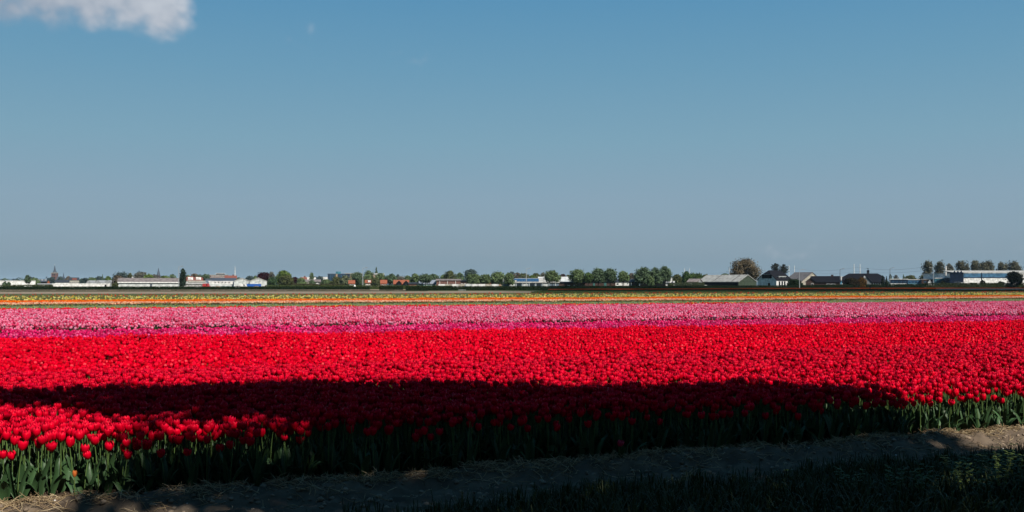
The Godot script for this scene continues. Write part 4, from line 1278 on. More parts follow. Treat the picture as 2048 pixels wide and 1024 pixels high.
	win(gable_front("side_wing", "dark front gable wing at the left end of the black roofed bungalow", "house", 1621, 366, 3.4, 8, 563, 555.5, brick2, dark, 0.3), "f", 0.6, 0.9, 0.8, 1.3)
	# cupola house
	o = front("cupola_house", "big dark roofed house with a weathervane cupola and a pale front gable", "house", 1685, 1768, 380, 563.8, 546.8, 14, brick2, dark, 0.45)
	winrow(o, "f", 6, 2.0, bw / 2 - 0.5, 0.8, 0.8, 1.6)
	var g2 := house("x", "", "", Vector3.ZERO, 0.0, 4.6, 4.0, up(563, 380), up(549.5, 380), mat("pale_gable", Color(0.20, 0.22, 0.23)), dark, 0.0, 0.25, "", true)
	remove_child(g2)
	names["x"] = 0
	g2.name = "front_gable"
	o.add_child(g2, true)
	g2.position = Vector3(0.6, 0, 6.0)
	var pn := MB.new()
	pn.tube(PackedVector3Array([Vector3(0, up(553.6, 380), 1.95), Vector3(0, up(553.6, 380), 2.1)]), PackedFloat32Array([0.42, 0.42]), 12)
	part("round_window", pn.mesh(), white, g2)
	var cx := (1735.5 - 1726.5) / F * 387
	var cu := boxpart("cupola", Vector3(cx - 0.45, up(547.5, 387), -0.45), Vector3(cx + 0.45, up(542.2, 387), 0.45), dark2, o)
	b = MB.new()
	for s in 4:
		var a0 := TAU * (s + 0.5) / 4
		var a1 := TAU * (s + 1.5) / 4
		b.tri(Vector3(cx + cos(a1) * 0.9, up(542.2, 387), sin(a1) * 0.9), Vector3(cx + cos(a0) * 0.9, up(542.2, 387), sin(a0) * 0.9), Vector3(cx, up(539.2, 387), 0))
	b.box(Vector3(cx - 0.06, up(539.4, 387), -0.06), Vector3(cx + 0.06, up(536.2, 387), 0.06))
	b.box(Vector3(cx - 0.5, up(537.2, 387), -0.05), Vector3(cx + 0.2, up(536.6, 387), 0.05))
	part("weathervane", b.mesh(), dark, cu)
	o = front("blue_shop", "small building with a blue front between the two dark houses", "building", 1677, 1694, 420, 560, 553, 12, mat("sky_blue_wall", Color(0.10, 0.34, 0.52)), lightroof)
	boxpart("awning", Vector3(-0.4, 1.6, bd / 2), Vector3(bw / 2, 2.3, bd / 2 + 0.8), white, o)
	# low white flat buildings on the right
	var fl := ["low flat building with a white roof edge, right of the dark conifers", "flat building with a blue band right of the white roof edge", "low flat building with a reddish white roof below the poplars", "low teal building with a white roof touching the warehouse"]
	var fp := [[1779, 1816, 430, 557.6], [1813, 1846, 450, 558.6], [1843, 1880, 440, 557.8], [1870, 1893, 425, 555.6]]
	for i in 4:
		o = block("flat_building", fl[i], "building", fp[i][0], fp[i][1], fp[i][2], fp[i][3], 10, [navy, steel, brick2, teal][i], lightroof if i == 2 else white, "flat buildings right of the conifers")
		boxpart("front_band", Vector3(-bw / 2 + 0.4, 0.6, bd / 2), Vector3(bw / 2 - 0.6, 2.2, bd / 2 + 0.1), [white, mat("pale_teal", Color(0.25, 0.45, 0.5)), brick2, teal][i], o)
		winrow(o, "f", 4, -bw / 2 + 0.6, bw / 2 - 0.6, bh - 1.6, 0.9, 0.6, "blue_cladding", "glass")
	gable_front("white_kiosk", "tiny white hut between the dark posts below the poplars", "hut", 1859.5, 400, 1.2, 2.0, 564, 559.8, white, white, 0.1)
	front("blue_house", "dark blue grey building left of the warehouse", "building", 1890, 1907, 420, 560, 555.5, 9, mat("dusk_blue", Color(0.05, 0.08, 0.13)), dark2)
	# warehouse
	o = block("blue_warehouse", "big warehouse with a blue upper front, white base and pale roof", "warehouse", 1927, 2330, 410, 545.0, 40, white, lightroof)
	boxpart("cladding", Vector3(-bw / 2, up(554.6, 410), bd / 2), Vector3(across(2023, 410) - o.position.x, bh - 0.35, bd / 2 + 0.12), steel, o)
	boxpart("shadow_gap", Vector3(-bw / 2, up(556.2, 410), bd / 2), Vector3(across(2023, 410) - o.position.x, up(554.6, 410), bd / 2 + 0.06), navy, o)
	for i in 10: boxpart("panel", Vector3(-bw / 2 + 0.1 + i * 2.05, 0, bd / 2), Vector3(-bw / 2 + 2.1 + i * 2.05, up(556.4, 410), bd / 2 + 0.09), white, o)
	b = MB.new()
	b.extrude(PackedVector3Array([Vector3(-bw / 2 - 3.6, bh + 0.02, bd / 2 - 0.5), Vector3(bw / 2, bh + 0.02, bd / 2 - 0.5), Vector3(bw / 2, up(540.2, 410), bd / 2 - 12), Vector3(-bw / 2 - 3.6, up(540.2, 410), bd / 2 - 12)]), Vector3(0, -0.2, -0.2))
	part("roof_slope", b.mesh(), lightroof, o)
	boxpart("downpipe", Vector3(across(1963, 410) - o.position.x - 0.1, 0, bd / 2 + 0.12), Vector3(across(1963, 410) - o.position.x + 0.1, bh, bd / 2 + 0.3), navy, o)
	b = MB.new()
	b.tube(PackedVector3Array([Vector3(-bw / 2 - 1.2, bh - 2, bd / 2 - 14), Vector3(-bw / 2 - 1.2, up(532, 420), bd / 2 - 14)]), PackedFloat32Array([0.32, 0.28]), 8)
	part("chimney", b.mesh(), white, o)
	o = block("dark_wing", "dark navy wing with three pale roof vents at the left end of the warehouse", "building", 1900, 1926.5, 408, 545.2, 20, navy, navy)
	for i in 3:
		b = MB.new()
		var x := -bw / 2 + 1.7 + i * 1.25
		b.extrude(PackedVector3Array([Vector3(x - 0.55, bh + 0.02, 8), Vector3(x + 0.55, bh + 0.02, 8), Vector3(x, bh + 0.9, 8)]), Vector3(0, 0, -3))
		part("roof_vent", b.mesh(), navy, o)
	boxpart("door", Vector3(bw / 2 - 1.3, 0, bd / 2), Vector3(bw / 2 - 0.1, 2.6, bd / 2 + 0.08), pale, o)
	for i in 2: boxpart("shutter", Vector3(-bw / 2 + 1.6 + i * 1.3, 0, bd / 2), Vector3(-bw / 2 + 2.7 + i * 1.3, 3.0, bd / 2 + 0.08), slate, o)

# A gabled building seen across its corner. corner: pixel of the near edge; side -1: long side on the left and gable on the right, 1: the reverse.
func oblique(called: String, label: String, cat: String, corner: float, px0: float, px1: float, d: float, gable: float, py_eave: float, py_ridge: float, wall: Material, roof: Material, side: int, hip := 0.0) -> Node3D:
	var a := (corner - px0) / F * d
	var e := (px1 - corner) / F * d
	var proj_gable := e if side < 0 else a
	var proj_long := a if side < 0 else e
	var phi := asin(clampf(proj_gable / gable, 0.05, 0.95))
	var long := proj_long / cos(phi)
	var turn := -phi if side < 0 else phi
	var c := Vector3(across(corner, d), 0, -d) - Basis(Vector3.UP, turn) * Vector3(long / 2 * (1 if side < 0 else -1), 0, gable / 2)
	return house(called, label, cat, c, turn, long, gable, up(py_eave, d), up(py_ridge, d), wall, roof, hip, 0.25)

# ---------------------------------------------------------------- trees
# shape: round, column, cone, bush, sparse
func tree(called: String, label: String, cat: String, px: float, wide: float, py_top: float, py_base: float, d: float, col: Color, shape := "round", group := "") -> void:
	var h := up(py_top, d)
	var base := maxf(up(py_base, d), 0.1)
	var r := wide / F * d / 2 * (1.38 if shape in ["round", "bush", "sparse"] else 1.0)
	var o := thing(called, label, cat, Vector3(across(px, d), 0, -d - r), 0.0, group)
	var ch := h - base
	var lobes := []
	var k := 24
	if shape == "column" or shape == "cone": k = 14
	for i in k:
		var t := (i + 0.5) / k
		var env: float = sqrt(maxf(0.12, 1.0 - pow(absf(2.0 * t - 0.72), 2.6) * 0.8))
		if shape == "column": env = 1.15 * sqrt(maxf(0.02, 1.0 - pow(absf(2 * t - 0.75) / 1.25, 2.4)))
		if shape == "cone": env = 1.0 - t * 0.9
		var a := i * 2.4 + rnd(-0.5, 0.5)
		var lr: float = r * env * (0.72 if shape in ["column", "cone"] else rnd(0.26, 0.46))
		var off: float = maxf(0.0, r * env - lr) * rnd(0.55, 1.12)
		var tall := 1.0
		if shape == "poplar":
			lr = r * rnd(0.26, 0.38)
			tall = rnd(1.8, 2.6)
			off = r * rnd(0.1, 0.95)
			t = rnd(0.1, 1.0 - 0.4 * pow(off / r, 2.0))
		lobes.append([Vector3(cos(a) * off, clampf(base + t * ch, base + lr * 0.6, h - lr * tall * 0.9), sin(a) * off), lr, tall])
	lobes.append([Vector3(rnd(-0.15, 0.15) * r, h - r * 0.34, 0), r * 0.36, 1.0] if not shape in ["column", "cone"] else [Vector3(0, h - r * 0.4, 0), r * 0.25, 1.0])
	if shape in ["round", "bush", "sparse"]: lobes.append([Vector3(0, base + ch * 0.45, 0), minf(r, ch * 0.5) * 0.62, 1.0])
	var tb := MB.new()
	var tr := clampf(h * 0.024, 0.06, 0.4)
	if shape != "bush":
		tb.tube(PackedVector3Array([Vector3(0, -0.2, 0), Vector3(tr * 0.4, base + ch * 0.1, 0), Vector3(-tr * 0.3, base + ch * 0.5, tr * 0.2), Vector3(0, base + ch * 0.9, 0)]), PackedFloat32Array([tr, tr * 0.8, tr * 0.5, tr * 0.12]), 7)
	for l in lobes:
		tb.tube(PackedVector3Array([Vector3(0, maxf(0.0, base - ch * 0.05), 0), (l[0] as Vector3) * 0.55 + Vector3(0, (base + ch * 0.1) * 0.45, 0), l[0]]), PackedFloat32Array([tr * 0.45, tr * 0.3, tr * 0.1]), 5)
	if shape == "sparse":
		for i in 26:
			var l: Array = lobes[rng.randi() % lobes.size()]
			tb.tube(PackedVector3Array([(l[0] as Vector3) * 0.85 + Vector3(0, base * 0.15, 0), l[0] + rdir() * l[1] * Vector3(1, 1.2, 1)]), PackedFloat32Array([tr * 0.14, tr * 0.05]), 4)
	part("trunk" if shape != "bush" else "stems", tb.mesh(), mats["bark"], o)
	var size := clampf(d / 1000.0 * 0.66, 0.2, 1.2)
	var total := 0.0
	for l in lobes: total += l[1] * l[1]
	var n := int(total * 4.0 * 3.14 * 0.62 / (size * size) * (0.36 if shape == "sparse" else 1.0))
	n = clampi(n, 60, 9000)
	var b := MB.new()
	for l in lobes:
		var tone := rnd(0.82, 1.2)
		var share := int(n * l[1] * l[1] / total) + 1
		leaf_cards(b, share, func():
			var dir := rdir()
			return [l[0] + dir * l[1] * (rnd(0.55, 1.1) if rng.randf() < 0.84 else rnd(1.1, 1.55)) * Vector3(1, 0.92 * l[2], 1), dir], size, col * tone, 0.3)
	part("crown", b.mesh(), mat("crown_leaves", Color.WHITE, 0.75, 0.12, true, 0.0, 0.18), o)

func make_trees() -> void:
	var mid := Color(0.115, 0.165, 0.075)
	var deep := Color(0.085, 0.128, 0.072)
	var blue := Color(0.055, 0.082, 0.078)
	var lime := Color(0.10, 0.15, 0.035)
	var oliv := Color(0.085, 0.098, 0.042)
	var brown := Color(0.13, 0.105, 0.075)
	var wine := Color(0.035, 0.009, 0.014)
	var will := Color(0.15, 0.175, 0.10)
	var popl := Color(0.105, 0.104, 0.070)
	var gray := Color(0.13, 0.13, 0.105)
	var rows := [
		# label, px, width, top, base, d, colour, shape
		["dark lone tree with a forked top standing before the white greenhouse at far left", 52, 11, 550, 566, 450, deep, "round"],
		["round dull tree between the white greenhouse and the dark shed", 65, 15, 556, 569, 540, mid, "round"],
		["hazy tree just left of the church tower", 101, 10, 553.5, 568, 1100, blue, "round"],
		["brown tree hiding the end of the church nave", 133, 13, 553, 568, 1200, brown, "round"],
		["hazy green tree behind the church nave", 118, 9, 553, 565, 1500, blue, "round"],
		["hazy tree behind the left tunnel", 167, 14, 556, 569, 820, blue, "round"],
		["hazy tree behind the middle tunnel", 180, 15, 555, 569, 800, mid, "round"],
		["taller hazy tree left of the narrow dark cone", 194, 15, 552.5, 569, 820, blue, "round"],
		["narrow dark conical tree among the tunnels", 204, 5.5, 549, 569, 600, deep, "cone"],
		["bright green round tree right of the narrow cone", 213, 12, 552, 568, 610, lime, "round"],
		["tall hazy open tree left of the long grey shed", 235, 27, 544.5, 562, 660, blue, "sparse"],
		["brown leafless looking tree at the left end of the long shed", 231, 19, 551, 571, 430, brown, "round"],
		["pointed green tree behind the left part of the long shed", 258, 9, 546, 560, 600, oliv, "round"],
		["thin open grey tree behind the long shed", 275, 24, 543.5, 558, 620, gray, "sparse"],
		["bright green low tree behind the long shed", 294, 15, 549, 560, 590, lime, "round"],
		["open grey green tree between the bright tree and the dark spire", 305, 13, 548.5, 560, 640, gray, "sparse"],
		["bright green low crown right of the dark spire", 326, 14, 551.5, 560, 590, lime, "round"],
		["open green tree left of the tall poplar", 342, 13, 548, 562, 640, mid, "sparse"],
		["tall dark poplar beside the lamp post, the tallest on the left", 363.5, 13.5, 536.5, 572, 372, Color(0.022, 0.038, 0.024), "column"],
		["small green tree right of the poplar behind the white houses", 374, 9, 550, 562, 620, mid, "round"],
		["brownish bare tree behind the white gables", 386, 15, 547, 558, 640, brown, "sparse"],
		["dark green tree behind the second white gable", 397, 9, 549, 560, 620, deep, "round"],
		["dense dark green tree left of the apartment block", 408, 16, 548, 563, 580, deep, "round"],
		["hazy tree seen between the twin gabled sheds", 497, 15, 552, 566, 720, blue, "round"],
		["small tree left of the dark red beech", 509, 7, 551, 564, 560, mid, "round"],
		["wide dark red beech behind the twin sheds", 523, 23, 545, 561, 470, wine, "round"],
		["bare thin tree right of the dark red beech", 541, 12, 543.5, 560, 450, gray, "sparse"],
		["big bright green tree right of the twin sheds", 563, 24, 540.5, 566, 420, lime, "round"],
		["olive tree in front of the big bright green one", 569, 24, 550.5, 571, 400, oliv, "round"],
		["slim pointed tree at the right of the big bright green one", 577, 8, 545, 570, 425, mid, "column"],
		["smaller dark red tree right of the big green tree", 588, 13, 553.8, 568, 560, wine, "round"],
		["green tree in front of the red roofed house", 600, 16, 555.5, 571, 440, mid, "round"],
		["upright tree standing clear above the bungalow", 622.5, 8, 545, 560, 700, mid, "column"],
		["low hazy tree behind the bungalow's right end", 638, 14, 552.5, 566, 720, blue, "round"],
		["green tree at the foot of the dark office", 650, 17, 558.5, 571, 450, mid, "round"],
		["olive tree right of the office's foot", 672, 21, 554, 572, 430, oliv, "round"],
		["pale willow in front of the buff block", 688, 19, 551, 572, 425, will, "round"],
		["large dark green tree left of the lamp post in the middle left", 712, 26, 544.5, 571, 460, deep, "round"],
		["tall rounded tree right behind that lamp post", 735, 21, 541, 569, 480, mid, "round"],
		["pointed dark conifer rising above the crowns", 752, 9, 533.5, 552, 700, deep, "cone"],
		["broad green tree below the pointed conifer", 758, 22, 546.5, 568, 480, mid, "round"],
		["low olive tree in front of the hedge gap", 748, 19, 555.5, 571, 440, oliv, "round"],
		["round dark green tree above the pale box", 781, 20, 547.5, 566, 450, deep, "round"],
		["small hazy tree right of the round dark one", 795, 10, 549, 564, 720, blue, "round"],
		["brownish open tree behind the twin gables", 801, 17, 553, 563, 520, gray, "sparse"],
		["green tree to the left of the large round crown by the teal building", 815, 12, 551, 566, 500, mid, "round"],
		["large round crown left of the teal building", 829, 19, 547, 566, 440, mid, "round"],
		["round street tree in front of the teal building", 849, 21, 548.5, 564, 378, deep, "round"],
		["dark crown at the left end of the brick row", 866, 18, 548, 563, 420, deep, "round"],
		["tree leaning over the brick row's left roof", 886, 14, 549.5, 563, 520, mid, "round"],
		["open tall tree behind the brick row", 899, 21, 541.5, 562, 500, oliv, "round"],
		["thin tree with gaps right of the open tall one", 918, 15, 544.5, 562, 470, mid, "sparse"],
		["dark distant dome shaped tree rising above the street trees", 942, 20, 538, 556, 800, blue, "round"],
		["first street tree behind the pale wall, under the dark dome", 946, 25, 548, 566, 372, mid, "round"],
		["second street tree behind the pale wall", 971, 22, 548.5, 566, 372, mid, "round"],
		["third and taller street tree behind the pale wall", 996, 25, 543.5, 567, 372, mid, "round"],
		["street tree overlapping the solar hall's left end", 1018, 20, 545.5, 568, 345, mid, "round"],
		["hazy dark tree behind the solar hall's left end", 1023, 14, 543, 562, 700, blue, "round"],
		["brown tree behind the solar hall", 1035, 14, 545, 562, 680, brown, "round"],
		["dull green tree behind the solar roof's ridge", 1048, 18, 547, 562, 660, oliv, "round"],
		["yellow green low tree behind the solar roof's right end", 1064, 13, 551, 562, 600, lime, "round"],
		["dark olive tree left of the white roof", 1072, 17, 546, 562, 680, oliv, "round"],
		["grey olive tree above the white roof", 1086, 13, 545, 560, 690, gray, "sparse"],
		["street tree with a bare trunk in front of the white roof", 1105, 27, 541, 562, 340, mid, "round"],
		["reddish distant tree right of the bare trunked street tree", 1127, 12, 547.8, 560, 700, Color(0.07, 0.04, 0.034), "round"],
		["hazy tree at the right end of the white roof", 1137, 9, 549.5, 562, 720, oliv, "round"],
		["street tree at the left end of the long dark roof", 1155, 27, 538.5, 563, 350, mid, "round"],
		["lower bright street tree over the long dark roof", 1177, 19, 544.5, 563.5, 350, Color(0.07, 0.115, 0.04), "round"],
		["large street tree in the middle of the long dark roof, left of two", 1198, 27, 536.5, 563, 350, deep, "round"],
		["large street tree in the middle of the long dark roof, right of two", 1222, 25, 537, 563, 350, deep, "round"],
		["compact street tree near the right end of the long dark roof", 1248, 19, 541.8, 562.5, 350, mid, "round"],
		["brownish distant tree behind the right end of the long dark roof", 1266, 17, 545.8, 562, 640, brown, "sparse"],
		["tall dark tree, left of the three over the black house", 1290, 31, 534.3, 566, 360, deep, "round"],
		["tall dark tree, middle of the three over the black house", 1314, 23, 534.5, 566, 362, deep, "round"],
		["tallest dark tree, right of the three over the black house", 1333, 25, 532, 561, 368, deep, "round"],
		["low shrub under the three tall dark trees", 1302, 12, 552, 571, 352, mid, "bush"],
		["olive tree right of the white cottage", 1356, 20, 549, 570, 420, oliv, "round"],
		["pointed green tree left of the small grey barn", 1374.5, 17, 542, 568, 410, Color(0.055, 0.10, 0.03), "round"],
		["broad low tree behind the small grey barn", 1395, 27, 547.5, 562, 470, Color(0.055, 0.09, 0.032), "round"],
		["dull tree between the small barn and the big barn roof", 1413, 16, 549, 562, 520, oliv, "round"],
		["dark treetop behind the ridge of the big barn", 1452, 15, 547.2, 556, 600, deep, "round"],
		["small dark treetop left of the big brown tree", 1469, 9, 545.8, 556, 600, deep, "round"],
		["big brown budding tree behind the big barn, the largest on the horizon", 1498, 50, 517, 561, 450, Color(0.125, 0.10, 0.062), "round"],
		["thin dark tree sticking up behind the farmhouse roof, left of two", 1553, 13, 526, 541, 420, Color(0.03, 0.035, 0.03), "sparse"],
		["thin dark tree sticking up behind the farmhouse roof, right of two", 1570, 16, 528, 547, 420, Color(0.03, 0.035, 0.03), "sparse"],
		["dark clipped round shrub right of the farmhouse", 1594.5, 26, 559, 575, 352, Color(0.016, 0.030, 0.012), "bush"],
		["rusty orange bush in front of the cupola house", 1727, 15, 554.5, 574, 366, Color(0.11, 0.062, 0.018), "bush"],
		["dark brown bush left of the rusty one", 1707, 24, 555.5, 574, 364, Color(0.026, 0.022, 0.013), "bush"],
		["dark conifer at the cupola house's right corner, left of two", 1767, 10, 550.5, 573, 374, Color(0.012, 0.020, 0.012), "cone"],
		["dark conifer at the cupola house's right corner, right of two", 1774.5, 9, 552, 573, 374, Color(0.012, 0.020, 0.012), "cone"],
		["small dark tree at the foot of the lamp post right of the cupola house", 1782, 5, 548.5, 562, 600, deep, "round"],
		["narrow dark cone above the white flat roofs", 1808, 5.5, 548.5, 562, 620, deep, "cone"],
		["thin bare tree above the white flat roofs", 1794, 9, 550, 562, 600, gray, "sparse"],
		["low olive tree above the blue band", 1825, 18, 551, 562, 620, oliv, "round"],
		["tall poplar, left of the pair behind the flat buildings", 1861, 24, 521.5, 556, 520, popl, "poplar"],
		["tall poplar, right of the pair behind the flat buildings", 1884.5, 23, 522.5, 556, 520, popl, "poplar"],
		["lower grey poplar between the pair and the dark wing", 1904, 16, 527, 556, 560, gray, "round"],
		["grey open bush at the left foot of the poplar pair", 1849, 10, 545, 562, 540, gray, "sparse"],
		["green undergrowth at the foot of the left poplar", 1861, 23, 548, 564, 480, oliv, "bush"],
		["green undergrowth at the foot of the right poplar", 1890, 18, 548, 564, 480, oliv, "bush"],
		["poplar behind the warehouse roof, first from the chimney", 1930, 24, 522.5, 545, 600, popl, "poplar"],
		["poplar behind the warehouse roof, second from the chimney", 1956, 22, 520.8, 545, 600, popl, "poplar"],
		["broad poplar behind the warehouse roof, third from the chimney", 1981, 29, 522.3, 545, 600, popl, "poplar"],
		["slim forked poplar behind the warehouse roof, fourth from the chimney", 2008, 19, 524, 545, 600, popl, "poplar"],
		["poplar behind the warehouse roof at the picture's right edge", 2035, 27, 523.3, 545, 600, popl, "poplar"],
		["black spreading tree in front of the warehouse at the right edge", 2038, 26, 542.5, 566, 384, Color(0.010, 0.014, 0.010), "round"],
		["dark bush in front of the warehouse's white base", 1968, 9, 560, 575, 392, Color(0.016, 0.02, 0.012), "bush"],
		["low dark bush left of the black spreading tree", 2006, 13, 563, 575, 396, Color(0.02, 0.025, 0.014), "bush"],
		["dark bush before the teal building beside the warehouse", 1888, 10, 561, 574, 398, Color(0.02, 0.028, 0.016), "bush"],
		["dense green shrub right of the twin sheds", 541, 16, 554, 574, 380, Color(0.05, 0.09, 0.04), "bush"],
		["small dark shrub below the bungalow", 622, 12, 560, 574, 420, deep, "bush"],
		["shrub mass left of the small red roof", 604, 10, 561, 574, 415, mid, "bush"],
		["dark bush between the two greenhouses on the left", 228, 11, 565, 574, 385, oliv, "bush"],
		["round bush at the far left before the greenhouse", 6, 8, 563, 574, 430, deep, "bush"],
		["rounded low bush left of the lone dark tree", 15, 7, 564, 573, 440, deep, "bush"]]
	for q in rows:
		tree("shrub" if q[7] == "bush" else "tree", q[0], "shrub" if q[7] == "bush" else "tree", q[1], q[2], q[3], q[4], q[5], q[6], q[7], "shrubs along the horizon" if q[7] == "bush" else "trees along the horizon")
	# the far woods that read as one mass
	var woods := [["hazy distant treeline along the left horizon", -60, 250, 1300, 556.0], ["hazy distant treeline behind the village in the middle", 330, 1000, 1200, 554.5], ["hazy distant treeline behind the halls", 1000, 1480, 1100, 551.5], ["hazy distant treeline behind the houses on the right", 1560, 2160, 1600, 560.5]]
	for w in woods:
		var o := thing("treeline", w[0], "treeline", Vector3(0, 0, -w[3]))
		o.set_meta("kind", "stuff")
		var b := MB.new()
		var x := across(w[1], w[3])
		while x < across(w[2], w[3]):
			var h: float = up(w[4], w[3]) * rnd(0.7, 1.15)
			var r := h * rnd(0.5, 0.8)
			var c: Vector3 = Vector3(x, h * 0.5, rnd(-20, 20))
			leaf_cards(b, 46, func():
				var dir := rdir()
				return [c + dir * Vector3(r, h * 0.5, r) * rnd(0.7, 1.0), dir], 1.9, Color(0.05, 0.075, 0.05) * rnd(0.8, 1.3), 0.25)
			x += r * rnd(0.6, 1.0)
		part("crowns", b.mesh(), mats["crown_leaves"], o)

# ---------------------------------------------------------------- lamps, pylons, vehicles, people
func lamp(label: String, px: float, d: float, py_top: float, side: float, m: Material) -> void:
	var o := thing("lamp_post", label, "lamp post", Vector3(across(px, d), 0, -d), 0.0, "tall lamp posts")
	var h := up(py_top + 1.2, d)
	var b := MB.new()
	b.tube(PackedVector3Array([Vector3(0, -0.1, 0), Vector3(0, h * 0.5, 0), Vector3(0, h, 0)]), PackedFloat32Array([0.14, 0.11, 0.075]), 8)
	part("pole", b.mesh(), m, o)
	b = MB.new()
	b.tube(PackedVector3Array([Vector3(0, h - 0.02, 0), Vector3(side * 0.35, h + 0.2, 0), Vector3(side * 1.0, h + 0.3, 0)]), PackedFloat32Array([0.08, 0.06, 0.06]), 6)
	part("arm", b.mesh(), m, o)
	b = MB.new()
	b.box(Vector3(minf(side * 0.9, side * 1.6), h + 0.24, -0.14), Vector3(maxf(side * 0.9, side * 1.6), h + 0.4, 0.14))
	part("lamp_head", b.mesh(), mats["grey_sheet"], o)

func pylon(label: String, pa: float, pb: float, d: float, py_top: float) -> void:
	var o := thing("pylon", label, "pylon", Vector3(across((pa + pb) * 0.5, d), 0, -d), 0.0, "white twin pole pylons")
	for q in [pa, pb]:
		var b := MB.new()
		var x: float = across(q, d) - o.position.x
		b.tube(PackedVector3Array([Vector3(x, 0, 0), Vector3(x, up(py_top, d), 0)]), PackedFloat32Array([1.5, 0.7]), 8)
		part("pole", b.mesh(), mats["white_paint"], o)

func cable(label: String, a: Vector3, e: Vector3, sag: float) -> void:
	var p := PackedVector3Array()
	var r := PackedFloat32Array()
	for i in 17:
		var t := i / 16.0
		p.append(a.lerp(e, t) - Vector3(0, sag * 4.0 * t * (1.0 - t), 0)); r.append(0.2)
	var b := MB.new()
	b.tube(p, r, 5)
	var o := part("power_cable", b.mesh(), mat("cable", Color(0.10, 0.11, 0.12), 0.6), self)
	tag(o, label, "cable", "power cables between the pylons")

func vehicle(called: String, label: String, cat: String, px: float, d: float, long: float, h: float, body: Material, van: bool) -> void:
	var o := thing(called, label, cat, Vector3(across(px, d), 0, -d), 0.0)
	var b := MB.new()
	var f := long / 2
	var side := PackedVector3Array([Vector3(-f, 0.35, 0.85), Vector3(f, 0.35, 0.85), Vector3(f, h * 0.55, 0.85), Vector3(f * 0.72, h * 0.6, 0.85), Vector3(f * 0.45 if not van else f * 0.62, h, 0.85), Vector3(-f * (0.55 if not van else 0.97), h, 0.85), Vector3(-f * 0.98, h * 0.62, 0.85)])
	b.extrude(side, Vector3(0, 0, -1.7))
	part("body", b.mesh(), body, o)
	boxpart("window", Vector3(-f * (0.5 if not van else -0.15), h * 0.64, 0.85), Vector3(f * 0.46, h * 0.9, 0.88), mats["glass"], o)
	for x in [-f * 0.62, f * 0.62]:
		b = MB.new()
		b.tube(PackedVector3Array([Vector3(x, 0.34, 0.7), Vector3(x, 0.34, 0.92)]), PackedFloat32Array([0.34, 0.34]), 12)
		part("wheel", b.mesh(), mats["black_boards"], o)

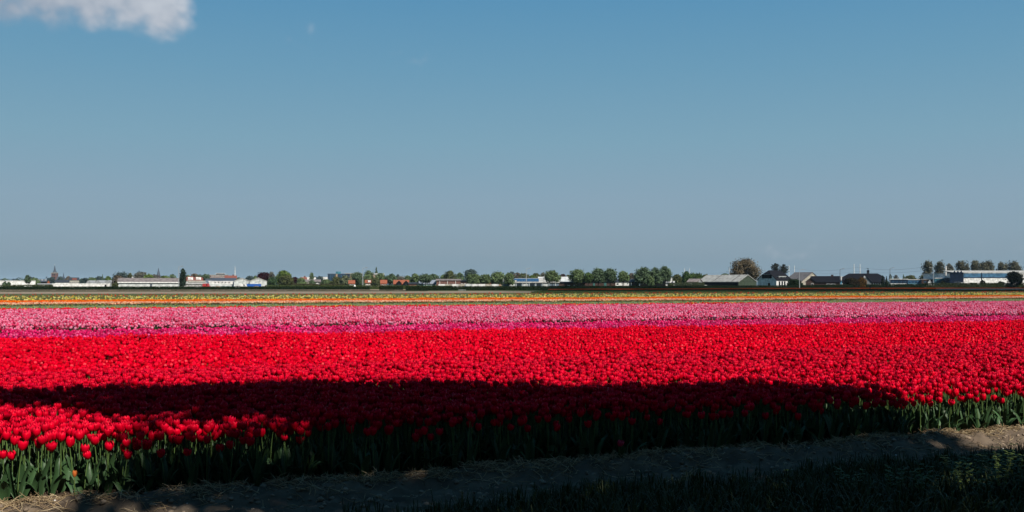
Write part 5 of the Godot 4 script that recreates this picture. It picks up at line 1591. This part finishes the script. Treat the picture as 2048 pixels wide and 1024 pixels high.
func make_street_things() -> void:
	var pole := mat("pale_pole", Color(0.40, 0.43, 0.45), 0.5, 0.4)
	var dpole := mat("grey_pole", Color(0.16, 0.19, 0.22), 0.5, 0.4)
	lamp("pale lamp post in front of the tall dark poplar", 357.5, 350, 533.0, 1, pole)
	lamp("lamp post rising beside the large dark tree, left of the pointed conifer", 725.5, 345, 536.0, 1, pole)
	lamp("thin lamp post in front of the solar panels", 1052.5, 330, 537.0, 1, pole)
	lamp("lamp post in front of the beige barn", 1599, 350, 539.8, 1, pole)
	lamp("dark lamp post between the bungalow and the cupola house", 1680, 372, 537.8, 1, dpole)
	lamp("dark lamp post right of the cupola house", 1780, 380, 536.2, 1, dpole)
	lamp("lamp post in front of the poplar pair", 1866.5, 395, 535.5, -1, pole)
	var m := thing("radio_mast", "very thin white mast above the hall behind the twin sheds", "mast", Vector3(across(470, 900), 0, -900))
	var b := MB.new()
	b.tube(PackedVector3Array([Vector3(0, 0, 0), Vector3(0, up(546, 900), 0), Vector3(0, up(532, 900), 0)]), PackedFloat32Array([0.7, 0.35, 0.12]), 6)
	part("pole", b.mesh(), mats["white_paint"], m)
	pylon("pair of white pylon poles behind the cupola house, the nearest pair", 1708, 1720, 2600, 527.8)
	pylon("pair of white pylon poles behind the farmhouse roof", 1578, 1589, 2850, 531)
	pylon("pair of white pylon poles left of the big brown tree", 1459, 1466, 3100, 536)
	pylon("pair of white pylon poles above the small grey barn", 1369, 1379, 3350, 536.4)
	var top := func(px: float, d: float, py: float): return Vector3(across(px, d), up(py, d), -d)
	cable("upper power cable running right from the nearest pylon pair", top.call(1714, 2600, 534.2), top.call(1872, 2350, 529.0), 9.5)
	cable("lower power cable running right from the nearest pylon pair", top.call(1714, 2600, 543.0), top.call(1872, 2350, 538.0), 6.0)
	cable("upper power cable between the two nearest pylon pairs", top.call(1583, 2850, 535.5), top.call(1714, 2600, 534.2), 9.0)
	cable("lower power cable between the two nearest pylon pairs", top.call(1583, 2850, 543.5), top.call(1714, 2600, 543.0), 6.0)
	cable("power cable left of the farmhouse, behind the big brown tree", top.call(1462, 3100, 541.5), top.call(1583, 2850, 539), 7.0)
	cable("power cable above the small grey barn and the big barn roof", top.call(1374, 3350, 543.0), top.call(1462, 3100, 543.0), 6.0)
	var white: Material = mats["white_paint"]
	vehicle("red_van", "red and white van beside the white building with round vents", "van", 413, 345, 2.3, 2.0, mat("red_paint", Color(0.5, 0.04, 0.04), 0.4, 0.5), true)
	vehicle("white_van", "white van in front of the left gabled shed", "van", 487, 350, 2.6, 1.9, white, true)
	vehicle("parked_car", "light blue car in front of the black roofed bungalow", "car", 1659, 362, 3.0, 1.6, mat("pale_blue_paint", Color(0.35, 0.5, 0.65), 0.35, 0.5), false)
	vehicle("parked_car", "pale car at the end of the black side wall of the big barn", "car", 1410, 375, 2.4, 1.5, mats["pale_sheet"], false)
	# covered trailer
	var o := thing("trailer", "tan covered trailer in front of the blue doors", "trailer", Vector3(across(512.5, 316), 0, -316))
	b = MB.new()
	var pts := PackedVector3Array()
	for i in 9:
		var a := PI * i / 8.0
		pts.append(Vector3(1.05 * cos(a), 0.75 + 0.45 * sin(a), 0.7))
	pts.insert(0, Vector3(1.05, 0.45, 0.7)); pts.insert(0, Vector3(-1.05, 0.45, 0.7))
	b.extrude(pts, Vector3(0, 0, -1.4))
	part("cover", b.mesh(), mat("tan_canvas", Color(0.52, 0.40, 0.27), 0.8), o)
	for x in [-0.5, 0.5]:
		b = MB.new()
		b.tube(PackedVector3Array([Vector3(x, 0.3, 0.5), Vector3(x, 0.3, 0.75)]), PackedFloat32Array([0.3, 0.3]), 10)
		part("wheel", b.mesh(), mats["black_boards"], o)
	# utility box
	o = thing("utility_box", "pale upright utility box standing before the short hedge", "utility box", pixel_on(777.3, 580, 0))
	boxpart("cabinet", Vector3(-0.22, 0.06, -0.18), Vector3(0.22, 0.82, 0.18), mats["beige_wall"], o)
	boxpart("lid", Vector3(-0.25, 0.82, -0.21), Vector3(0.25, 0.9, 0.21), white, o)
	boxpart("plinth", Vector3(-0.24, -0.1, -0.2), Vector3(0.24, 0.06, 0.2), mats["grey_sheet"], o)
	o = thing("white_tent", "little white pointed tent behind the end of the left hedge", "tent", Vector3(across(709.5, 318), 0, -318))
	b = MB.new()
	for s in 4:
		var a0 := TAU * s / 4 + 0.4
		var a1 := TAU * (s + 1) / 4 + 0.4
		b.quad(Vector3(cos(a1) * 0.4, 0, sin(a1) * 0.4), Vector3(cos(a0) * 0.4, 0, sin(a0) * 0.4), Vector3(cos(a0) * 0.4, 1.1, sin(a0) * 0.4), Vector3(cos(a1) * 0.4, 1.1, sin(a1) * 0.4))
		b.tri(Vector3(cos(a1) * 0.45, 1.1, sin(a1) * 0.45), Vector3(cos(a0) * 0.45, 1.1, sin(a0) * 0.45), Vector3(0, 1.75, 0))
	part("canvas", b.mesh(), white, o)
	o = thing("field_gate", "low pale field gate lying along the foot of the hedge near the middle", "gate", pixel_on(924, 581.6, 0))
	for y in [0.08, 0.26]: boxpart("rail", Vector3(-0.9, y, -0.03), Vector3(0.9, y + 0.06, 0.03), mats["grey_sheet"], o)
	for x in [-0.9, 0.0, 0.86]: boxpart("post", Vector3(x, -0.1, -0.04), Vector3(x + 0.06, 0.36, 0.045), mats["grey_sheet"], o)
	# people
	person("person in dark clothes and a pale hat standing in the far orange flowers", Vector3(across(1740, 300), 0, -300), 1.72, Color(0.018, 0.012, 0.02), Color(0.012, 0.013, 0.018), Color(0.5, 0.5, 0.47), 0.4)
	person("person in a blue jacket passing behind the hedge below the street trees", Vector3(across(930.5, 284), 0, -284), 1.62, Color(0.02, 0.09, 0.3), Color(0.02, 0.02, 0.03), Color(0.03, 0.08, 0.2), 1.2)
	person("person in black passing behind the hedge by the pale wall", Vector3(across(902, 284), 0, -284), 1.66, Color(0.012, 0.012, 0.014), Color(0.012, 0.012, 0.014), Color(0.02, 0.016, 0.013), 1.2)

# ---------------------------------------------------------------- people: one skin over tapered bones
func person(label: String, at: Vector3, tall: float, top: Color, legs: Color, hat: Color, turn: float) -> void:
	var o := thing("person", label, "person", at, turn)
	var k := tall / 1.75
	var bones := [[Vector3(0.09, 0.06, 0.02), Vector3(0.10, 0.48, 0.0), 0.05, 0.06], [Vector3(0.10, 0.48, 0), Vector3(0.08, 0.92, 0), 0.06, 0.088], [Vector3(-0.10, 0.06, -0.05), Vector3(-0.10, 0.48, 0.02), 0.05, 0.06], [Vector3(-0.10, 0.48, 0.02), Vector3(-0.08, 0.92, 0), 0.06, 0.088],
		[Vector3(0.09, 0.05, 0.0), Vector3(0.09, 0.04, 0.16), 0.05, 0.04], [Vector3(-0.10, 0.05, -0.07), Vector3(-0.10, 0.04, 0.1), 0.05, 0.04],
		[Vector3(0, 0.95, 0), Vector3(0, 1.2, 0), 0.15, 0.14], [Vector3(0, 1.2, 0), Vector3(0, 1.38, 0), 0.14, 0.12], [Vector3(-0.15, 1.4, 0), Vector3(0.15, 1.4, 0), 0.075, 0.075], [Vector3(0, 1.4, 0), Vector3(0, 1.54, 0.02), 0.06, 0.055], [Vector3(0, 1.6, 0.02), Vector3(0, 1.66, 0.01), 0.095, 0.09],
		[Vector3(0.2, 1.39, 0), Vector3(0.26, 1.12, 0.0), 0.058, 0.045], [Vector3(0.26, 1.12, 0), Vector3(0.2, 0.92, 0.16), 0.044, 0.035], [Vector3(-0.2, 1.39, 0), Vector3(-0.26, 1.12, 0.0), 0.058, 0.045], [Vector3(-0.26, 1.12, 0), Vector3(-0.22, 0.9, 0.12), 0.044, 0.035]]
	var cell := 0.035
	var lo := Vector3(-0.42, -0.05, -0.3)
	var nx := 24
	var ny := 54
	var nz := 18
	var f := PackedFloat32Array()
	f.resize(nx * ny * nz)
	for x in nx:
		for y in ny:
			for z in nz:
				var p := lo + Vector3(x, y, z) * cell
				var d := 9.0
				for q in bones:
					var ab: Vector3 = q[1] - q[0]
					var t := clampf((p - q[0]).dot(ab) / ab.length_squared(), 0, 1)
					var e: float = p.distance_to(q[0] + ab * t) - lerpf(q[2], q[3], t)
					var h := maxf(0.05 - absf(d - e), 0.0) / 0.05
					d = minf(d, e) - h * h * 0.0125
				f[(x * ny + y) * nz + z] = d
	var at_cell := {}
	for x in nx - 1:
		for y in ny - 1:
			for z in nz - 1:
				var sum := Vector3.ZERO
				var n := 0
				for e in [[0, 0, 0, 1, 0, 0], [0, 0, 0, 0, 1, 0], [0, 0, 0, 0, 0, 1], [1, 1, 1, 0, 1, 1], [1, 1, 1, 1, 0, 1], [1, 1, 1, 1, 1, 0], [1, 0, 0, 1, 1, 0], [1, 0, 0, 1, 0, 1], [0, 1, 0, 1, 1, 0], [0, 1, 0, 0, 1, 1], [0, 0, 1, 1, 0, 1], [0, 0, 1, 0, 1, 1]]:
					var a: float = f[((x + e[0]) * ny + y + e[1]) * nz + z + e[2]]
					var c: float = f[((x + e[3]) * ny + y + e[4]) * nz + z + e[5]]
					if (a < 0) != (c < 0):
						sum += Vector3(x + e[0], y + e[1], z + e[2]).lerp(Vector3(x + e[3], y + e[4], z + e[5]), a / (a - c))
						n += 1
				if n: at_cell[Vector3i(x, y, z)] = (lo + sum / n * cell) * k
	var b := MB.new()
	for c in at_cell:
		for axis in 3:
			var s := Vector3i.ZERO
			s[axis] = 1
			var u := Vector3i.ZERO
			u[(axis + 1) % 3] = 1
			var w := Vector3i.ZERO
			w[(axis + 2) % 3] = 1
			var d: Vector3i = c + s
			var a: float = f[(c.x * ny + c.y) * nz + c.z]
			var e: float = f[(d.x * ny + d.y) * nz + d.z]
			if (a < 0) == (e < 0): continue
			if not (at_cell.has(c - u) and at_cell.has(c - w) and at_cell.has(c - u - w)): continue
			var y: float = at_cell[c].y / k
			b.col = legs if y < 0.95 else top if y < 1.47 else Color(0.42, 0.26, 0.19)
			if absf(at_cell[c].x / k) > 0.17 and y < 0.96 and y > 0.84: b.col = Color(0.42, 0.26, 0.19)
			if a < 0: b.quad(at_cell[c - u - w], at_cell[c - w], at_cell[c], at_cell[c - u])
			else: b.quad(at_cell[c - u - w], at_cell[c - u], at_cell[c], at_cell[c - w])
	part("body", b.mesh(), mat("person", Color.WHITE, 0.85, 0.2, true), o)
	var hb := MB.new()
	hb.col = hat
	hb.tube(PackedVector3Array([Vector3(0, 1.66, 0.01) * k, Vector3(0, 1.672, 0.01) * k, Vector3(0, 1.68, 0.01) * k, Vector3(0, 1.77, 0.0) * k]), PackedFloat32Array([0.19, 0.18, 0.108, 0.08]), 12)
	part("hat", hb.mesh(), mats["person"], o)

# ---------------------------------------------------------------- the fair weather cloud, high behind the camera, that shades the far right of the field
func make_cloud() -> void:
	var mid := Vector3(95, 0, -262)
	var high := 620.0
	var o := thing("cloud", "small fair weather cloud high behind the camera that shades the far right of the field", "cloud", mid + S * (high / S.y))
	var b := MB.new()
	b.col = Color(0.9, 0.9, 0.92)
	var g := FastNoiseLite.new()
	g.seed = 4
	g.frequency = 1.6
	var puffs := [[-52, 0, 34, 30, 22], [-20, -8, 42, 44, 30], [18, 0, 48, 50, 34], [60, -4, 50, 52, 36], [100, -30, 54, 50, 34], [140, -60, 54, 46, 30], [-76, 22, 22, 18, 14]]
	for p in puffs:
		var rows := []
		for i in 13:
			var row := []
			for j in 19:
				var a := TAU * j / 18.0
				var e := PI * (i / 12.0 - 0.5)
				var d := Vector3(cos(a) * cos(e), sin(e), sin(a) * cos(e))
				var q := d * (1.0 + 0.28 * g.get_noise_3dv(d + Vector3(p[0], 0, p[1]) * 0.1))
				row.append(Vector3(p[0], 0, p[1]) + q * Vector3(p[2], p[4] * (1.0 if d.y > 0 else 0.4), p[3]))
			rows.append(row)
		b.grid(rows, [])
	var m := mat("cloud", Color.WHITE, 1.0, 0.0, true)
	m.transparency = BaseMaterial3D.TRANSPARENCY_ALPHA
	m.albedo_color.a = 0.5
	part("puffs", b.mesh(), m, o)
